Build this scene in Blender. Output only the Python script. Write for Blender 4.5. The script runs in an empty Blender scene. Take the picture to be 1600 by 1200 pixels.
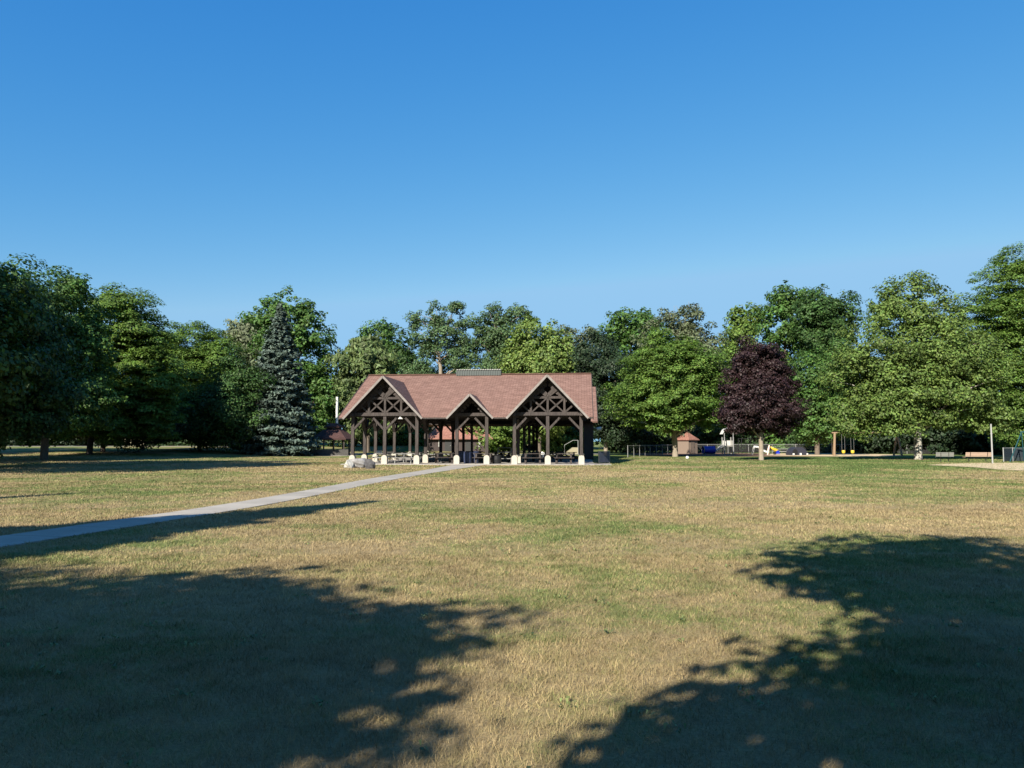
import bpy, bmesh, math, random
import numpy as np
from mathutils import Vector, Matrix
R = math.radians
random.seed(7)
S = bpy.context.scene
COL = S.collection

# ------------------------------------------------------------------ camera maths
F, CH, HOR = 1230.0, 1.7, 690.0
PITCH = math.atan((HOR - 600) / F)
def ray(px, py):
    a, b = (px - 800) / F, (600 - py) / F
    return np.array([a, math.cos(PITCH) - b * math.sin(PITCH), math.sin(PITCH) + b * math.cos(PITCH)])
def at(px, py, Y):
    d = ray(px, py); t = Y / d[1]
    return np.array([d[0] * t, Y, CH + d[2] * t])
def G(px, py, z=0.0):
    d = ray(px, py); t = (z - CH) / d[2]
    return np.array([d[0] * t, d[1] * t, z])
def ss(a, b, x):
    # smooth step from a to b
    t = np.clip((np.asarray(x, float) - a) / (b - a), 0, 1)
    return t * t * (3 - 2 * t)
def gz(x, y):
    return (1.0 * ss(55, 112, y) * ss(-21, -44, x) + 1.6 * ss(125, 230, y)
            + 1.5 * np.exp(-((np.asarray(x) + 17) ** 2 / 90 + (np.asarray(y) - 128) ** 2 / 120)))
SUN_AZ, SUN_EL = R(27), R(33)          # light travels towards +Y, 27 degrees to the right

# ------------------------------------------------------------------ materials
def new_mat(name):
    m = bpy.data.materials.new(name); m.use_nodes = True
    nt = m.node_tree; nt.nodes.clear()
    out = nt.nodes.new('ShaderNodeOutputMaterial')
    return m, nt, out
def nd(nt, typ, **kw):
    n = nt.nodes.new(typ)
    for k, v in kw.items():
        if hasattr(n, k): setattr(n, k, v)
        else: n.inputs[k].default_value = v
    return n
def ramp(nt, fac, stops):
    r = nt.nodes.new('ShaderNodeValToRGB')
    el = r.color_ramp.elements
    while len(el) < len(stops): el.new(0.5)
    for e, (p, c) in zip(el, stops):
        e.position = p; e.color = (*c, 1) if len(c) == 3 else c
    nt.links.new(fac, r.inputs[0]); return r.outputs[0]
def plain(name, c, rough=0.7, metal=0.0, var=0.25, scale=6.0, bump=0.15, stretch=(1, 1, 1), spec=0.3):
    m, nt, out = new_mat(name)
    tc = nd(nt, 'ShaderNodeTexCoord'); mp = nd(nt, 'ShaderNodeMapping')
    mp.inputs['Scale'].default_value = stretch
    nt.links.new(tc.outputs['Object'], mp.inputs[0])
    n = nd(nt, 'ShaderNodeTexNoise', Scale=scale, Detail=6.0, Roughness=0.65)
    nt.links.new(mp.outputs[0], n.inputs['Vector'])
    lo = tuple(v * (1 - var) for v in c); hi = tuple(min(1, v * (1 + var)) for v in c)
    col = ramp(nt, n.outputs[0], [(0.3, lo), (0.7, hi)])
    p = nd(nt, 'ShaderNodeBsdfPrincipled', Roughness=rough, Metallic=metal)
    p.inputs['Specular IOR Level'].default_value = spec
    nt.links.new(col, p.inputs['Base Color'])
    if bump:
        b = nd(nt, 'ShaderNodeBump', Strength=bump, Distance=0.02)
        nt.links.new(n.outputs[0], b.inputs['Height']); nt.links.new(b.outputs[0], p.inputs['Normal'])
    nt.links.new(p.outputs[0], out.inputs[0]); return m

def leaf_mat(name, c, var=0.45, trans=0.3, hue=0.02, patch=0.35):
    m, nt, out = new_mat(name); L = nt.links.new
    g = nd(nt, 'ShaderNodeNewGeometry'); tc = nd(nt, 'ShaderNodeTexCoord')
    n = nd(nt, 'ShaderNodeTexNoise', Scale=0.45, Detail=3.0)
    L(tc.outputs['Object'], n.inputs['Vector'])
    hs = nd(nt, 'ShaderNodeHueSaturation'); hs.inputs['Color'].default_value = (*c, 1)
    mh = nd(nt, 'ShaderNodeMapRange'); mh.inputs[3].default_value = 0.5 - hue; mh.inputs[4].default_value = 0.5 + hue
    L(g.outputs['Random Per Island'], mh.inputs[0]); L(mh.outputs[0], hs.inputs['Hue'])
    mv = nd(nt, 'ShaderNodeMapRange'); mv.inputs[3].default_value = 1 - var; mv.inputs[4].default_value = 1 + var
    wn = nd(nt, 'ShaderNodeMath', operation='FRACT'); ml = nd(nt, 'ShaderNodeMath', operation='MULTIPLY'); ml.inputs[1].default_value = 17.31
    L(g.outputs['Random Per Island'], ml.inputs[0]); L(ml.outputs[0], wn.inputs[0]); L(wn.outputs[0], mv.inputs[0])
    mp = nd(nt, 'ShaderNodeMapRange'); mp.inputs[1].default_value = .3; mp.inputs[2].default_value = .7
    mp.inputs[3].default_value = 1 - patch; mp.inputs[4].default_value = 1 + patch
    L(n.outputs[0], mp.inputs[0])
    mm = nd(nt, 'ShaderNodeMath', operation='MULTIPLY'); L(mv.outputs[0], mm.inputs[0]); L(mp.outputs[0], mm.inputs[1])
    L(mm.outputs[0], hs.inputs['Value'])
    p = nd(nt, 'ShaderNodeBsdfPrincipled', Roughness=0.55); p.inputs['Specular IOR Level'].default_value = 0.25
    L(hs.outputs[0], p.inputs['Base Color'])
    t = nd(nt, 'ShaderNodeBsdfTranslucent')
    tint = nd(nt, 'ShaderNodeMixRGB', blend_type='MULTIPLY'); tint.inputs[0].default_value = 1
    tint.inputs[2].default_value = (1.15, 1.2, 0.5, 1); L(hs.outputs[0], tint.inputs[1]); L(tint.outputs[0], t.inputs[0])
    mx = nd(nt, 'ShaderNodeMixShader'); mx.inputs[0].default_value = trans
    L(p.outputs[0], mx.inputs[1]); L(t.outputs[0], mx.inputs[2]); L(mx.outputs[0], out.inputs[0]); return m

def lawn_nodes(nt):
    """patchy factor 0 straw .. 1 green from position, shared by the soil sheet and the blades"""
    L = nt.links.new
    tc = nd(nt, 'ShaderNodeTexCoord')
    sx = nd(nt, 'ShaderNodeSeparateXYZ'); L(tc.outputs['Object'], sx.inputs[0])
    def noise(scale, detail, rough=0.6):
        n = nd(nt, 'ShaderNodeTexNoise', Scale=scale, Detail=detail, Roughness=rough)
        L(tc.outputs['Object'], n.inputs['Vector']); return n.outputs[0]
    def math_(op, a, b=None):
        m = nd(nt, 'ShaderNodeMath', operation=op)
        for i, v in enumerate((a, b)):
            if v is None: continue
            if isinstance(v, (int, float)): m.inputs[i].default_value = v
            else: L(v, m.inputs[i])
        return m.outputs[0]
    def mr(v, a, b, c, d):
        m = nd(nt, 'ShaderNodeMapRange'); m.interpolation_type = 'SMOOTHSTEP'
        for i, q in enumerate((a, b, c, d)): m.inputs[i + 1].default_value = q
        L(v, m.inputs[0]); return m.outputs[0]
    big = mr(noise(0.09, 3.0), .38, .62, -.32, .34)
    mid = mr(noise(0.55, 4.0), .36, .64, -.24, .26)
    sml = mr(noise(3.1, 4.0), .3, .7, -.14, .14)
    gx = mr(sx.outputs[0], -2, 26, 0, 1); gy = mr(sx.outputs[1], 22, 62, 0, 1)
    right = math_('MULTIPLY', math_('MULTIPLY', gx, gy), .60)
    far = mr(sx.outputs[1], 66, 90, 0, .30)
    f = math_('ADD', math_('ADD', big, mid), math_('ADD', sml, right))
    f = math_('ADD', math_('ADD', f, far), .31)
    return f, noise, math_, mr

def mat_lawn_soil():
    m, nt, out = new_mat('lawn_ground'); L = nt.links.new
    f, noise, math_, mr = lawn_nodes(nt)
    fine = noise(38.0, 5.0, 0.75); med = noise(9.0, 5.0, 0.7)
    f2 = math_('ADD', f, mr(med, .3, .7, -.22, .22))
    col = ramp(nt, f2, [(0.0, (.300, .230, .125)), (.35, (.262, .215, .105)), (.62, (.185, .190, .075)), (1.0, (.105, .142, .044))])
    br = math_('MULTIPLY', mr(fine, .28, .72, .70, 1.25), mr(med, .3, .7, .84, 1.14))
    hs = nd(nt, 'ShaderNodeHueSaturation'); L(col, hs.inputs['Color']); L(br, hs.inputs['Value'])
    p = nd(nt, 'ShaderNodeBsdfPrincipled', Roughness=0.95); p.inputs['Specular IOR Level'].default_value = .05
    L(hs.outputs[0], p.inputs['Base Color'])
    b = nd(nt, 'ShaderNodeBump', Strength=.6, Distance=.05); L(fine, b.inputs['Height']); L(b.outputs[0], p.inputs['Normal'])
    L(p.outputs[0], out.inputs[0]); return m
def mat_blades():
    m, nt, out = new_mat('grass_blades'); L = nt.links.new
    f, noise, math_, mr = lawn_nodes(nt)
    g = nd(nt, 'ShaderNodeNewGeometry')
    r1 = g.outputs['Random Per Island']
    r2 = math_('FRACT', math_('MULTIPLY', r1, 23.7))
    f2 = math_('ADD', f, math_('SUBTRACT', math_('MULTIPLY', r2, .7), .35))
    col = ramp(nt, f2, [(0.0, (.350, .268, .145)), (.35, (.305, .250, .122)), (.62, (.205, .210, .080)), (1.0, (.108, .155, .045))])
    br = math_('MULTIPLY', math_('ADD', math_('MULTIPLY', r1, .60), .69), math_('MULTIPLY', mr(noise(1.5, 4.0, .65), .32, .68, .80, 1.18), mr(noise(.28, 3.0), .35, .65, .86, 1.12)))
    hs = nd(nt, 'ShaderNodeHueSaturation'); L(col, hs.inputs['Color']); L(br, hs.inputs['Value'])
    p = nd(nt, 'ShaderNodeBsdfPrincipled', Roughness=0.7); p.inputs['Specular IOR Level'].default_value = .15
    L(hs.outputs[0], p.inputs['Base Color'])
    t = nd(nt, 'ShaderNodeBsdfTranslucent'); L(hs.outputs[0], t.inputs[0])
    mx = nd(nt, 'ShaderNodeMixShader'); mx.inputs[0].default_value = .25
    L(p.outputs[0], mx.inputs[1]); L(t.outputs[0], mx.inputs[2]); L(mx.outputs[0], out.inputs[0]); return m

def mat_path():
    m, nt, out = new_mat('jointed_concrete'); L = nt.links.new
    tc = nd(nt, 'ShaderNodeTexCoord'); sp = nd(nt, 'ShaderNodeSeparateXYZ'); L(tc.outputs['UV'], sp.inputs[0])
    def mth(op, a, b):
        q = nd(nt, 'ShaderNodeMath', operation=op)
        for i, v in enumerate((a, b)):
            if isinstance(v, (int, float)): q.inputs[i].default_value = v
            else: L(v, q.inputs[i])
        return q.outputs[0]
    fr = mth('FRACT', mth('DIVIDE', sp.outputs[1], 1.52), 0); jt = mth('LESS_THAN', fr, .022)
    ce = nd(nt, 'ShaderNodeTexWhiteNoise', noise_dimensions='1D'); L(mth('FLOOR', mth('DIVIDE', sp.outputs[1], 1.52), 0), ce.inputs['W'])
    n1 = nd(nt, 'ShaderNodeTexNoise', Scale=1.1, Detail=6.0, Roughness=.7); n2 = nd(nt, 'ShaderNodeTexNoise', Scale=30.0, Detail=3.0)
    L(tc.outputs['Object'], n1.inputs['Vector']); L(tc.outputs['Object'], n2.inputs['Vector'])
    v = mth('ADD', mth('ADD', mth('MULTIPLY', n1.outputs[0], .6), mth('MULTIPLY', n2.outputs[0], .35)), mth('MULTIPLY', ce.outputs[0], .18))
    col = ramp(nt, v, [(.35, (.225, .203, .172)), (.62, (.320, .288, .245)), (.8, (.370, .335, .285))])
    mx = nd(nt, 'ShaderNodeMixRGB'); L(mth('MULTIPLY', jt, .75), mx.inputs[0]); L(col, mx.inputs[1]); mx.inputs[2].default_value = (.06, .06, .045, 1)
    p = nd(nt, 'ShaderNodeBsdfPrincipled', Roughness=.92); L(mx.outputs[0], p.inputs['Base Color']); L(p.outputs[0], out.inputs[0]); return m
def mat_shingle(name, c):
    m, nt, out = new_mat(name); L = nt.links.new
    tc = nd(nt, 'ShaderNodeTexCoord')
    b = nd(nt, 'ShaderNodeTexBrick'); b.offset = .5; b.squash = 1
    b.inputs['Color1'].default_value = (c[0] * .82, c[1] * .80, c[2] * .80, 1)
    b.inputs['Color2'].default_value = (c[0] * 1.16, c[1] * 1.17, c[2] * 1.18, 1)
    b.inputs['Mortar'].default_value = (c[0] * .56, c[1] * .54, c[2] * .54, 1)
    b.inputs['Scale'].default_value = 1; b.inputs['Mortar Size'].default_value = .022
    b.inputs['Brick Width'].default_value = .42; b.inputs['Row Height'].default_value = .19
    L(tc.outputs['UV'], b.inputs['Vector'])
    n = nd(nt, 'ShaderNodeTexNoise', Scale=1.3, Detail=6.0, Roughness=.7); L(tc.outputs['UV'], n.inputs['Vector'])
    mr = nd(nt, 'ShaderNodeMapRange'); mr.inputs[1].default_value = .3; mr.inputs[2].default_value = .7
    mr.inputs[3].default_value = .82; mr.inputs[4].default_value = 1.15; L(n.outputs[0], mr.inputs[0])
    hs = nd(nt, 'ShaderNodeHueSaturation'); L(b.outputs[0], hs.inputs['Color']); L(mr.outputs[0], hs.inputs['Value'])
    p = nd(nt, 'ShaderNodeBsdfPrincipled', Roughness=.9); p.inputs['Specular IOR Level'].default_value = .15
    L(hs.outputs[0], p.inputs['Base Color'])
    bp = nd(nt, 'ShaderNodeBump', Strength=.4, Distance=.02); L(b.outputs['Fac'], bp.inputs['Height']); bp.invert = True
    L(bp.outputs[0], p.inputs['Normal'])
    L(p.outputs[0], out.inputs[0]); return m
def mat_mesh(name, c, alpha):
    m, nt, out = new_mat(name); L = nt.links.new
    tc = nd(nt, 'ShaderNodeTexCoord')
    n = nd(nt, 'ShaderNodeTexNoise', Scale=9.0, Detail=3.0); L(tc.outputs['Object'], n.inputs['Vector'])
    mr = nd(nt, 'ShaderNodeMapRange'); mr.inputs[3].default_value = alpha * .6; mr.inputs[4].default_value = min(1, alpha * 1.4); L(n.outputs[0], mr.inputs[0])
    d = nd(nt, 'ShaderNodeBsdfDiffuse'); d.inputs[0].default_value = (*c, 1)
    t = nd(nt, 'ShaderNodeBsdfTransparent'); mx = nd(nt, 'ShaderNodeMixShader')
    L(mr.outputs[0], mx.inputs[0]); L(t.outputs[0], mx.inputs[1]); L(d.outputs[0], mx.inputs[2]); L(mx.outputs[0], out.inputs[0]); return m
def mat_sycamore():
    m, nt, out = new_mat('sycamore_bark'); L = nt.links.new
    tc = nd(nt, 'ShaderNodeTexCoord')
    v = nd(nt, 'ShaderNodeTexVoronoi', Scale=4.2); n = nd(nt, 'ShaderNodeTexNoise', Scale=5.0, Detail=4.0)
    L(tc.outputs['Object'], v.inputs['Vector']); L(tc.outputs['Object'], n.inputs['Vector'])
    mx = nd(nt, 'ShaderNodeMath', operation='ADD'); L(v.outputs['Distance'], mx.inputs[0]); L(n.outputs[0], mx.inputs[1])
    col = ramp(nt, mx.outputs[0], [(.62, (.075, .06, .045)), (.82, (.13, .112, .09)), (1.0, (.32, .30, .25))])
    p = nd(nt, 'ShaderNodeBsdfPrincipled', Roughness=.85); L(col, p.inputs['Base Color']); L(p.outputs[0], out.inputs[0]); return m

M = {}
M['lawn'] = mat_lawn_soil(); M['blades'] = mat_blades()
M['concrete'] = plain('pale_concrete', (.29, .265, .24), .9, var=.16, scale=3.0)
M['footing'] = plain('cast_concrete_footing', (.40, .37, .315), .9, var=.12, scale=5.0)
M['asphalt'] = plain('asphalt', (.17, .16, .155), .9, var=.2, scale=8.0)
M['sand'] = plain('sand', (.50, .385, .24), .95, var=.14, scale=2.2, bump=.5)
M['mulch'] = plain('bark_mulch', (.155, .085, .055), .95, var=.5, scale=7.0, bump=.6)
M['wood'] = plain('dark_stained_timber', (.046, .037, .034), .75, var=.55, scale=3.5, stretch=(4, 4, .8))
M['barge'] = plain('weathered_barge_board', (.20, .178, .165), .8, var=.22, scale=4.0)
M['soffit_shade'] = plain('shade_black_soffit_timber', (.016, .011, .010), .85, var=.3, scale=5.0, stretch=(1, 8, 1))  # shade under the roof is mixed into this timber colour
M['board'] = plain('dark_wall_boards', (.052, .040, .038), .85, var=.3, scale=5.0, stretch=(8, 8, .5))
M['shingle'] = mat_shingle('red_brown_shingles', (.200, .118, .094))
M['shingle2'] = mat_shingle('faded_red_shingles', (.27, .135, .105))
M['shingle3'] = mat_shingle('shade_dark_red_shingles', (.080, .044, .040))  # colour darkened to carry the tree shade over the small shelter
M['vent'] = plain('grey_green_metal', (.045, .055, .052), .6, metal=.0, var=.25, scale=14, stretch=(9, 1, 1))
M['ventcap'] = plain('pale_metal_cap', (.28, .28, .26), .6, var=.2)
M['galv'] = plain('galvanised_steel', (.26, .26, .255), .5, metal=.2, var=.15)
M['steel'] = plain('light_grey_steel', (.29, .29, .28), .5, var=.12)
M['white'] = plain('white_paint', (.62, .62, .59), .5, var=.06)
M['navy'] = plain('navy_plastic', (.028, .038, .078), .45, var=.2, spec=.4)
M['blue'] = plain('bright_blue_plastic', (.012, .030, .36), .4, var=.15, spec=.5)
M['yellow'] = plain('yellow_plastic', (.55, .38, .03), .45, var=.1, spec=.5)
M['black'] = plain('black_metal', (.014, .014, .015), .5, var=.2)
M['teal'] = plain('teal_painted_steel', (.010, .055, .062), .5, var=.15)
M['tanwall'] = plain('tan_siding', (.195, .148, .118), .85, var=.12, scale=4, stretch=(1, 1, 10))
M['cream'] = plain('cream_wall', (.27, .24, .16), .85, var=.14)
M['block'] = plain('concrete_block', (.26, .24, .20), .9, var=.15)
M['slat'] = plain('tan_bench_slats', (.37, .255, .19), .7, var=.18, stretch=(.5, 6, 6))
M['slatgrey'] = plain('weathered_grey_slats', (.165, .16, .145), .8, var=.2, stretch=(.5, 6, 6))
M['post'] = plain('tan_timber', (.22, .148, .09), .8, var=.25, stretch=(5, 5, .6))
M['slide'] = plain('pale_grey_plastic', (.42, .41, .385), .45, var=.12)
M['rock'] = plain('grey_boulder', (.215, .205, .20), .95, var=.5, scale=2.6, bump=1.0)
M['rockdark'] = plain('dark_boulder', (.07, .067, .07), .95, var=.45, scale=3.0, bump=1.0)
M['bark'] = plain('brown_bark', (.12, .095, .075), .95, var=.4, scale=6, bump=.8, stretch=(3, 3, .6))
M['barkdark'] = plain('dark_bark', (.055, .045, .04), .95, var=.4, scale=6, bump=.8, stretch=(3, 3, .6))
M['barkpale'] = plain('pale_bark', (.235, .195, .15), .95, var=.3, scale=6, bump=.6, stretch=(3, 3, .6))
M['sycamore'] = mat_sycamore()
M['mesh'] = mat_mesh('chain_link_mesh', (.10, .10, .10), .13)
M['screen'] = mat_mesh('dark_windscreen_mesh', (.035, .045, .055), .86)
M['glass'] = plain('dark_window_glass', (.02, .024, .03), .1, var=.1, bump=0, spec=.6)
M['pale'] = plain('pale_blue_siding', (.30, .38, .42), .8, var=.1)

# ------------------------------------------------------------------ mesh builder
class MB:
    def __init__(s): s.v = []; s.f = []; s.uv = []; s.hasuv = False
    def add(s, vs, fs):
        o = len(s.v); s.v += [tuple(map(float, q)) for q in vs]; s.f += [tuple(i + o for i in f) for f in fs]
    def box(s, c, size, rz=0.0, taper=1.0):
        x, y, z = (q / 2 for q in size); cr, sr = math.cos(rz), math.sin(rz); vs = []
        for dz, k in ((-z, 1.0), (z, taper)):
            for dx, dy in ((-x, -y), (x, -y), (x, y), (-x, y)):
                dx *= k; dy *= k
                vs.append((c[0] + dx * cr - dy * sr, c[1] + dx * sr + dy * cr, c[2] + dz))
        s.add(vs, [(3, 2, 1, 0), (4, 5, 6, 7), (0, 1, 5, 4), (1, 2, 6, 5), (2, 3, 7, 6), (3, 0, 4, 7)]); return s
    def bar(s, p, q, w, h, up=(0, 0, 1)):
        p, q = Vector(p), Vector(q); d = (q - p).normalized(); u = Vector(up)
        if abs(d.dot(u)) > .98: u = Vector((0, 1, 0))
        sd = d.cross(u).normalized(); u = sd.cross(d)
        vs = []
        for b in (p, q):
            for i, j in ((-1, -1), (1, -1), (1, 1), (-1, 1)): vs.append(b + sd * (i * w / 2) + u * (j * h / 2))
        s.add(vs, [(3, 2, 1, 0), (4, 5, 6, 7), (0, 1, 5, 4), (1, 2, 6, 5), (2, 3, 7, 6), (3, 0, 4, 7)]); return s
    def tube(s, pts, rad, n=8, cap=True):
        pts = [Vector(p) for p in pts]
        if not hasattr(rad, '__len__'): rad = [rad] * len(pts)
        vs = []; fs = []
        for i, p in enumerate(pts):
            d = (pts[min(i + 1, len(pts) - 1)] - pts[max(i - 1, 0)]).normalized()
            a = d.cross(Vector((0, 0, 1)) if abs(d.z) < .9 else Vector((1, 0, 0))).normalized(); b = d.cross(a)
            for k in range(n):
                t = 2 * math.pi * k / n; vs.append(p + (a * math.cos(t) + b * math.sin(t)) * rad[i])
        for i in range(len(pts) - 1):
            for k in range(n):
                k2 = (k + 1) % n; fs.append((i * n + k, i * n + k2, (i + 1) * n + k2, (i + 1) * n + k))
        if cap:
            fs.append(tuple(range(n - 1, -1, -1))); fs.append(tuple((len(pts) - 1) * n + k for k in range(n)))
        s.add(vs, fs); return s
    def slab(s, top, th):
        """convex/concave planar polygon (top ring, counter-clockwise from above) with thickness downwards"""
        n = len(top); vs = [tuple(p) for p in top] + [(p[0], p[1], p[2] - th) for p in top]
        s.add(vs, [tuple(range(n)), tuple(range(2 * n - 1, n - 1, -1))] + [(i, i + n, (i + 1) % n + n, (i + 1) % n) for i in range(n)]); return s
    def build(s, name, mat, parent=None, smooth=False, bevel=0.0, uvf=None, loc=None):
        me = bpy.data.meshes.new(name); me.from_pydata(s.v, [], s.f)
        bm = bmesh.new(); bm.from_mesh(me)
        if bevel:
            bmesh.ops.bevel(bm, geom=list(bm.edges), offset=bevel, segments=1, affect='EDGES')
        if any(len(f.verts) > 4 for f in bm.faces): bmesh.ops.triangulate(bm, faces=[f for f in bm.faces if len(f.verts) > 4])
        bmesh.ops.recalc_face_normals(bm, faces=bm.faces)
        if uvf:
            ul = bm.loops.layers.uv.new('UVMap')
            for f in bm.faces:
                for l in f.loops: l[ul].uv = uvf(l.vert.co)
        bm.to_mesh(me); bm.free()
        if smooth: me.shade_smooth()
        for m_ in (mat if isinstance(mat, list) else [mat]): me.materials.append(m_)
        o = bpy.data.objects.new(name, me); COL.objects.link(o)
        if parent: o.parent = parent
        if loc is not None: o.location = loc
        return o
def tag(o, label, cat, group=None):
    o['label'] = label; o['category'] = cat
    if group: o['group'] = group
    return o
def thing(name, label, cat, loc=(0, 0, 0), rz=0.0, group=None):
    o = bpy.data.objects.new(name, None); COL.objects.link(o)
    o.location = tuple(map(float, loc)); o.rotation_euler = (0, 0, rz); return tag(o, label, cat, group)
def copy_thing(root, loc, rz, label, group=None):
    c = root.copy(); COL.objects.link(c); c.location = tuple(map(float, loc)); c.rotation_euler = (0, 0, rz); c['label'] = label
    if group: c['group'] = group
    for ch in list(root.children):
        k = ch.copy(); COL.objects.link(k); k.parent = c
        for g in list(ch.children):
            q = g.copy(); COL.objects.link(q); q.parent = k
    return c
def struct(o): o['kind'] = 'structure'; return o

# ------------------------------------------------------------------ ground, path, road
def np_mesh(name, verts, faces, mat, parent=None):
    me = bpy.data.meshes.new(name)
    n, k = faces.shape
    me.vertices.add(len(verts)); me.vertices.foreach_set('co', np.asarray(verts, np.float32).ravel())
    me.loops.add(n * k); me.loops.foreach_set('vertex_index', faces.astype(np.int32).ravel())
    me.polygons.add(n); me.polygons.foreach_set('loop_start', np.arange(0, n * k, k, dtype=np.int32))
    me.update(calc_edges=True); me.materials.append(mat)
    o = bpy.data.objects.new(name, me); COL.objects.link(o)
    if parent: o.parent = parent
    return o
def make_ground():
    xs = np.concatenate([[-4000, -1500, -700, -400], np.arange(-260, 261, 2.5), [400, 700, 1500, 4000]])
    ys = np.concatenate([[-3000, -900, -300, -120], np.arange(-60, 301, 2.5), [420, 700, 1500, 5000]])
    X, Y = np.meshgrid(xs, ys); Z = gz(X, Y)
    v = np.stack([X, Y, Z], -1).reshape(-1, 3)
    nx, ny = len(xs), len(ys)
    i, j = np.meshgrid(np.arange(nx - 1), np.arange(ny - 1)); a = (j * nx + i).ravel()
    f = np.stack([a, a + 1, a + nx + 1, a + nx], -1)
    o = np_mesh('lawn', v, f, M['lawn']); o.data.shade_smooth(); struct(o)
make_ground()

def spline(pts, n=12):
    pts = [np.array(p, float) for p in pts]; P = [2 * pts[0] - pts[1]] + pts + [2 * pts[-1] - pts[-2]]; out = []
    for i in range(1, len(P) - 2):
        for k in range(n):
            t = k / n
            out.append(.5 * (2 * P[i] + (P[i + 1] - P[i - 1]) * t + (2 * P[i - 1] - 5 * P[i] + 4 * P[i + 1] - P[i + 2]) * t * t + (3 * P[i] - P[i - 1] - 3 * P[i + 1] + P[i + 2]) * t ** 3))
    out.append(pts[-1]); return np.array(out)
def ribbon(name, pts, w, mat, lift, n=12):
    c = spline(pts, n); d = np.gradient(c, axis=0); d /= np.linalg.norm(d, axis=1)[:, None]
    nn = np.stack([-d[:, 1], d[:, 0]], 1); w = np.interp(np.linspace(0, 1, len(c)), np.linspace(0, 1, len(w)), w)
    m = MB(); V = []
    for p, q, hw in zip(c, nn, w / 2):
        for s_ in (1, -1):
            e = p + q * hw * s_; V.append((e[0], e[1], float(gz(e[0], e[1])) + lift))
        for s_ in (1, -1):
            e = p + q * hw * s_; V.append((e[0], e[1], float(gz(e[0], e[1])) - .08))
    fs = []
    for i in range(len(c) - 1):
        a, b = 4 * i, 4 * i + 4
        fs += [(a, b, b + 1, a + 1), (a + 2, b + 2, b, a), (a + 1, b + 1, b + 3, a + 3)]
    m.add(V, fs); ob = m.build(name, mat)
    cl = np.concatenate([[0], np.cumsum(np.linalg.norm(np.diff(c, axis=0), axis=1))]); ul = ob.data.uv_layers.new(name='UVMap')
    for lp in ob.data.loops: ul.data[lp.index].uv = (lp.vertex_index % 2, cl[lp.vertex_index // 4])
    return struct(ob), c, w
PATH_PTS = [(-12.5, -2), (-10.3, 6), (-8.75, 13.2), (-7.3, 20.6), (-6.6, 27), (-5.85, 36), (-4.55, 46), (-3.15, 57.4)]
_, PC, PW = ribbon('path', PATH_PTS, [1.35, 1.3, 1.25, 1.2, 1.2, 1.3, 1.5, 2.3], mat_path(), .018)
ribbon('road', [(-160, 126), (-90, 119.5), (-58, 117), (-38, 114.5), (-24, 108), (-10, 104), (4, 104.5), (13, 109)], [5.6, 5.6, 5.2, 5, 5, 5, 5], M['asphalt'], .03, 16)
def flat(name, ring, mat, lift=.012, jitter=.0):
    c = spline(list(ring) + [ring[0]], 6)[:-1]
    m = MB(); ctr = c.mean(0); V = [(ctr[0], ctr[1], float(gz(*ctr)) + lift)]
    for p in c:
        q = p + np.random.RandomState(int(abs(p[0] * 91 + p[1] * 37))).uniform(-jitter, jitter, 2); V.append((q[0], q[1], float(gz(q[0], q[1])) + lift))
    n = len(c); m.add(V, [(0, i + 1, (i + 1) % n + 1) for i in range(n)]); return struct(m.build(name, mat))
def gp(*pp): return [G(*p)[:2] for p in pp]
flat('playground_mulch', [(15.5, 92), (18, 96), (24, 90.5), (30, 90), (37, 91), (40, 100), (36, 112), (26, 120), (18, 118)], M['mulch'], .012, .2)
flat('playground_sand', [(31, 97), (34.5, 91), (40, 90), (46, 94), (49.5, 103), (46, 113), (38, 112)], M['sand'], .024, .2)
flat('volleyball_sand', gp((1448, 727), (1520, 730.5), (1600, 736)) + [np.array((36, 42)), np.array((60, 44)), np.array((62, 60)), np.array((46, 61.5))] + gp((1590, 723.6), (1500, 724.6)), M['sand'], .03, .12)
flat('mulch_ring', [G(1188, 718.6)[:2] + np.array(p) for p in ((1.7, -.2), (.2, 1.1), (-1.5, .1), (.1, -1.1))], M['mulch'], .012, .1)
flat('mulch_ring', [G(1432, 718.3)[:2] + np.array(p) for p in ((2.6, 0), (.2, 1.5), (-2.6, .2), (-.4, -1.2))], M['mulch'], .012, .1)

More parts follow.
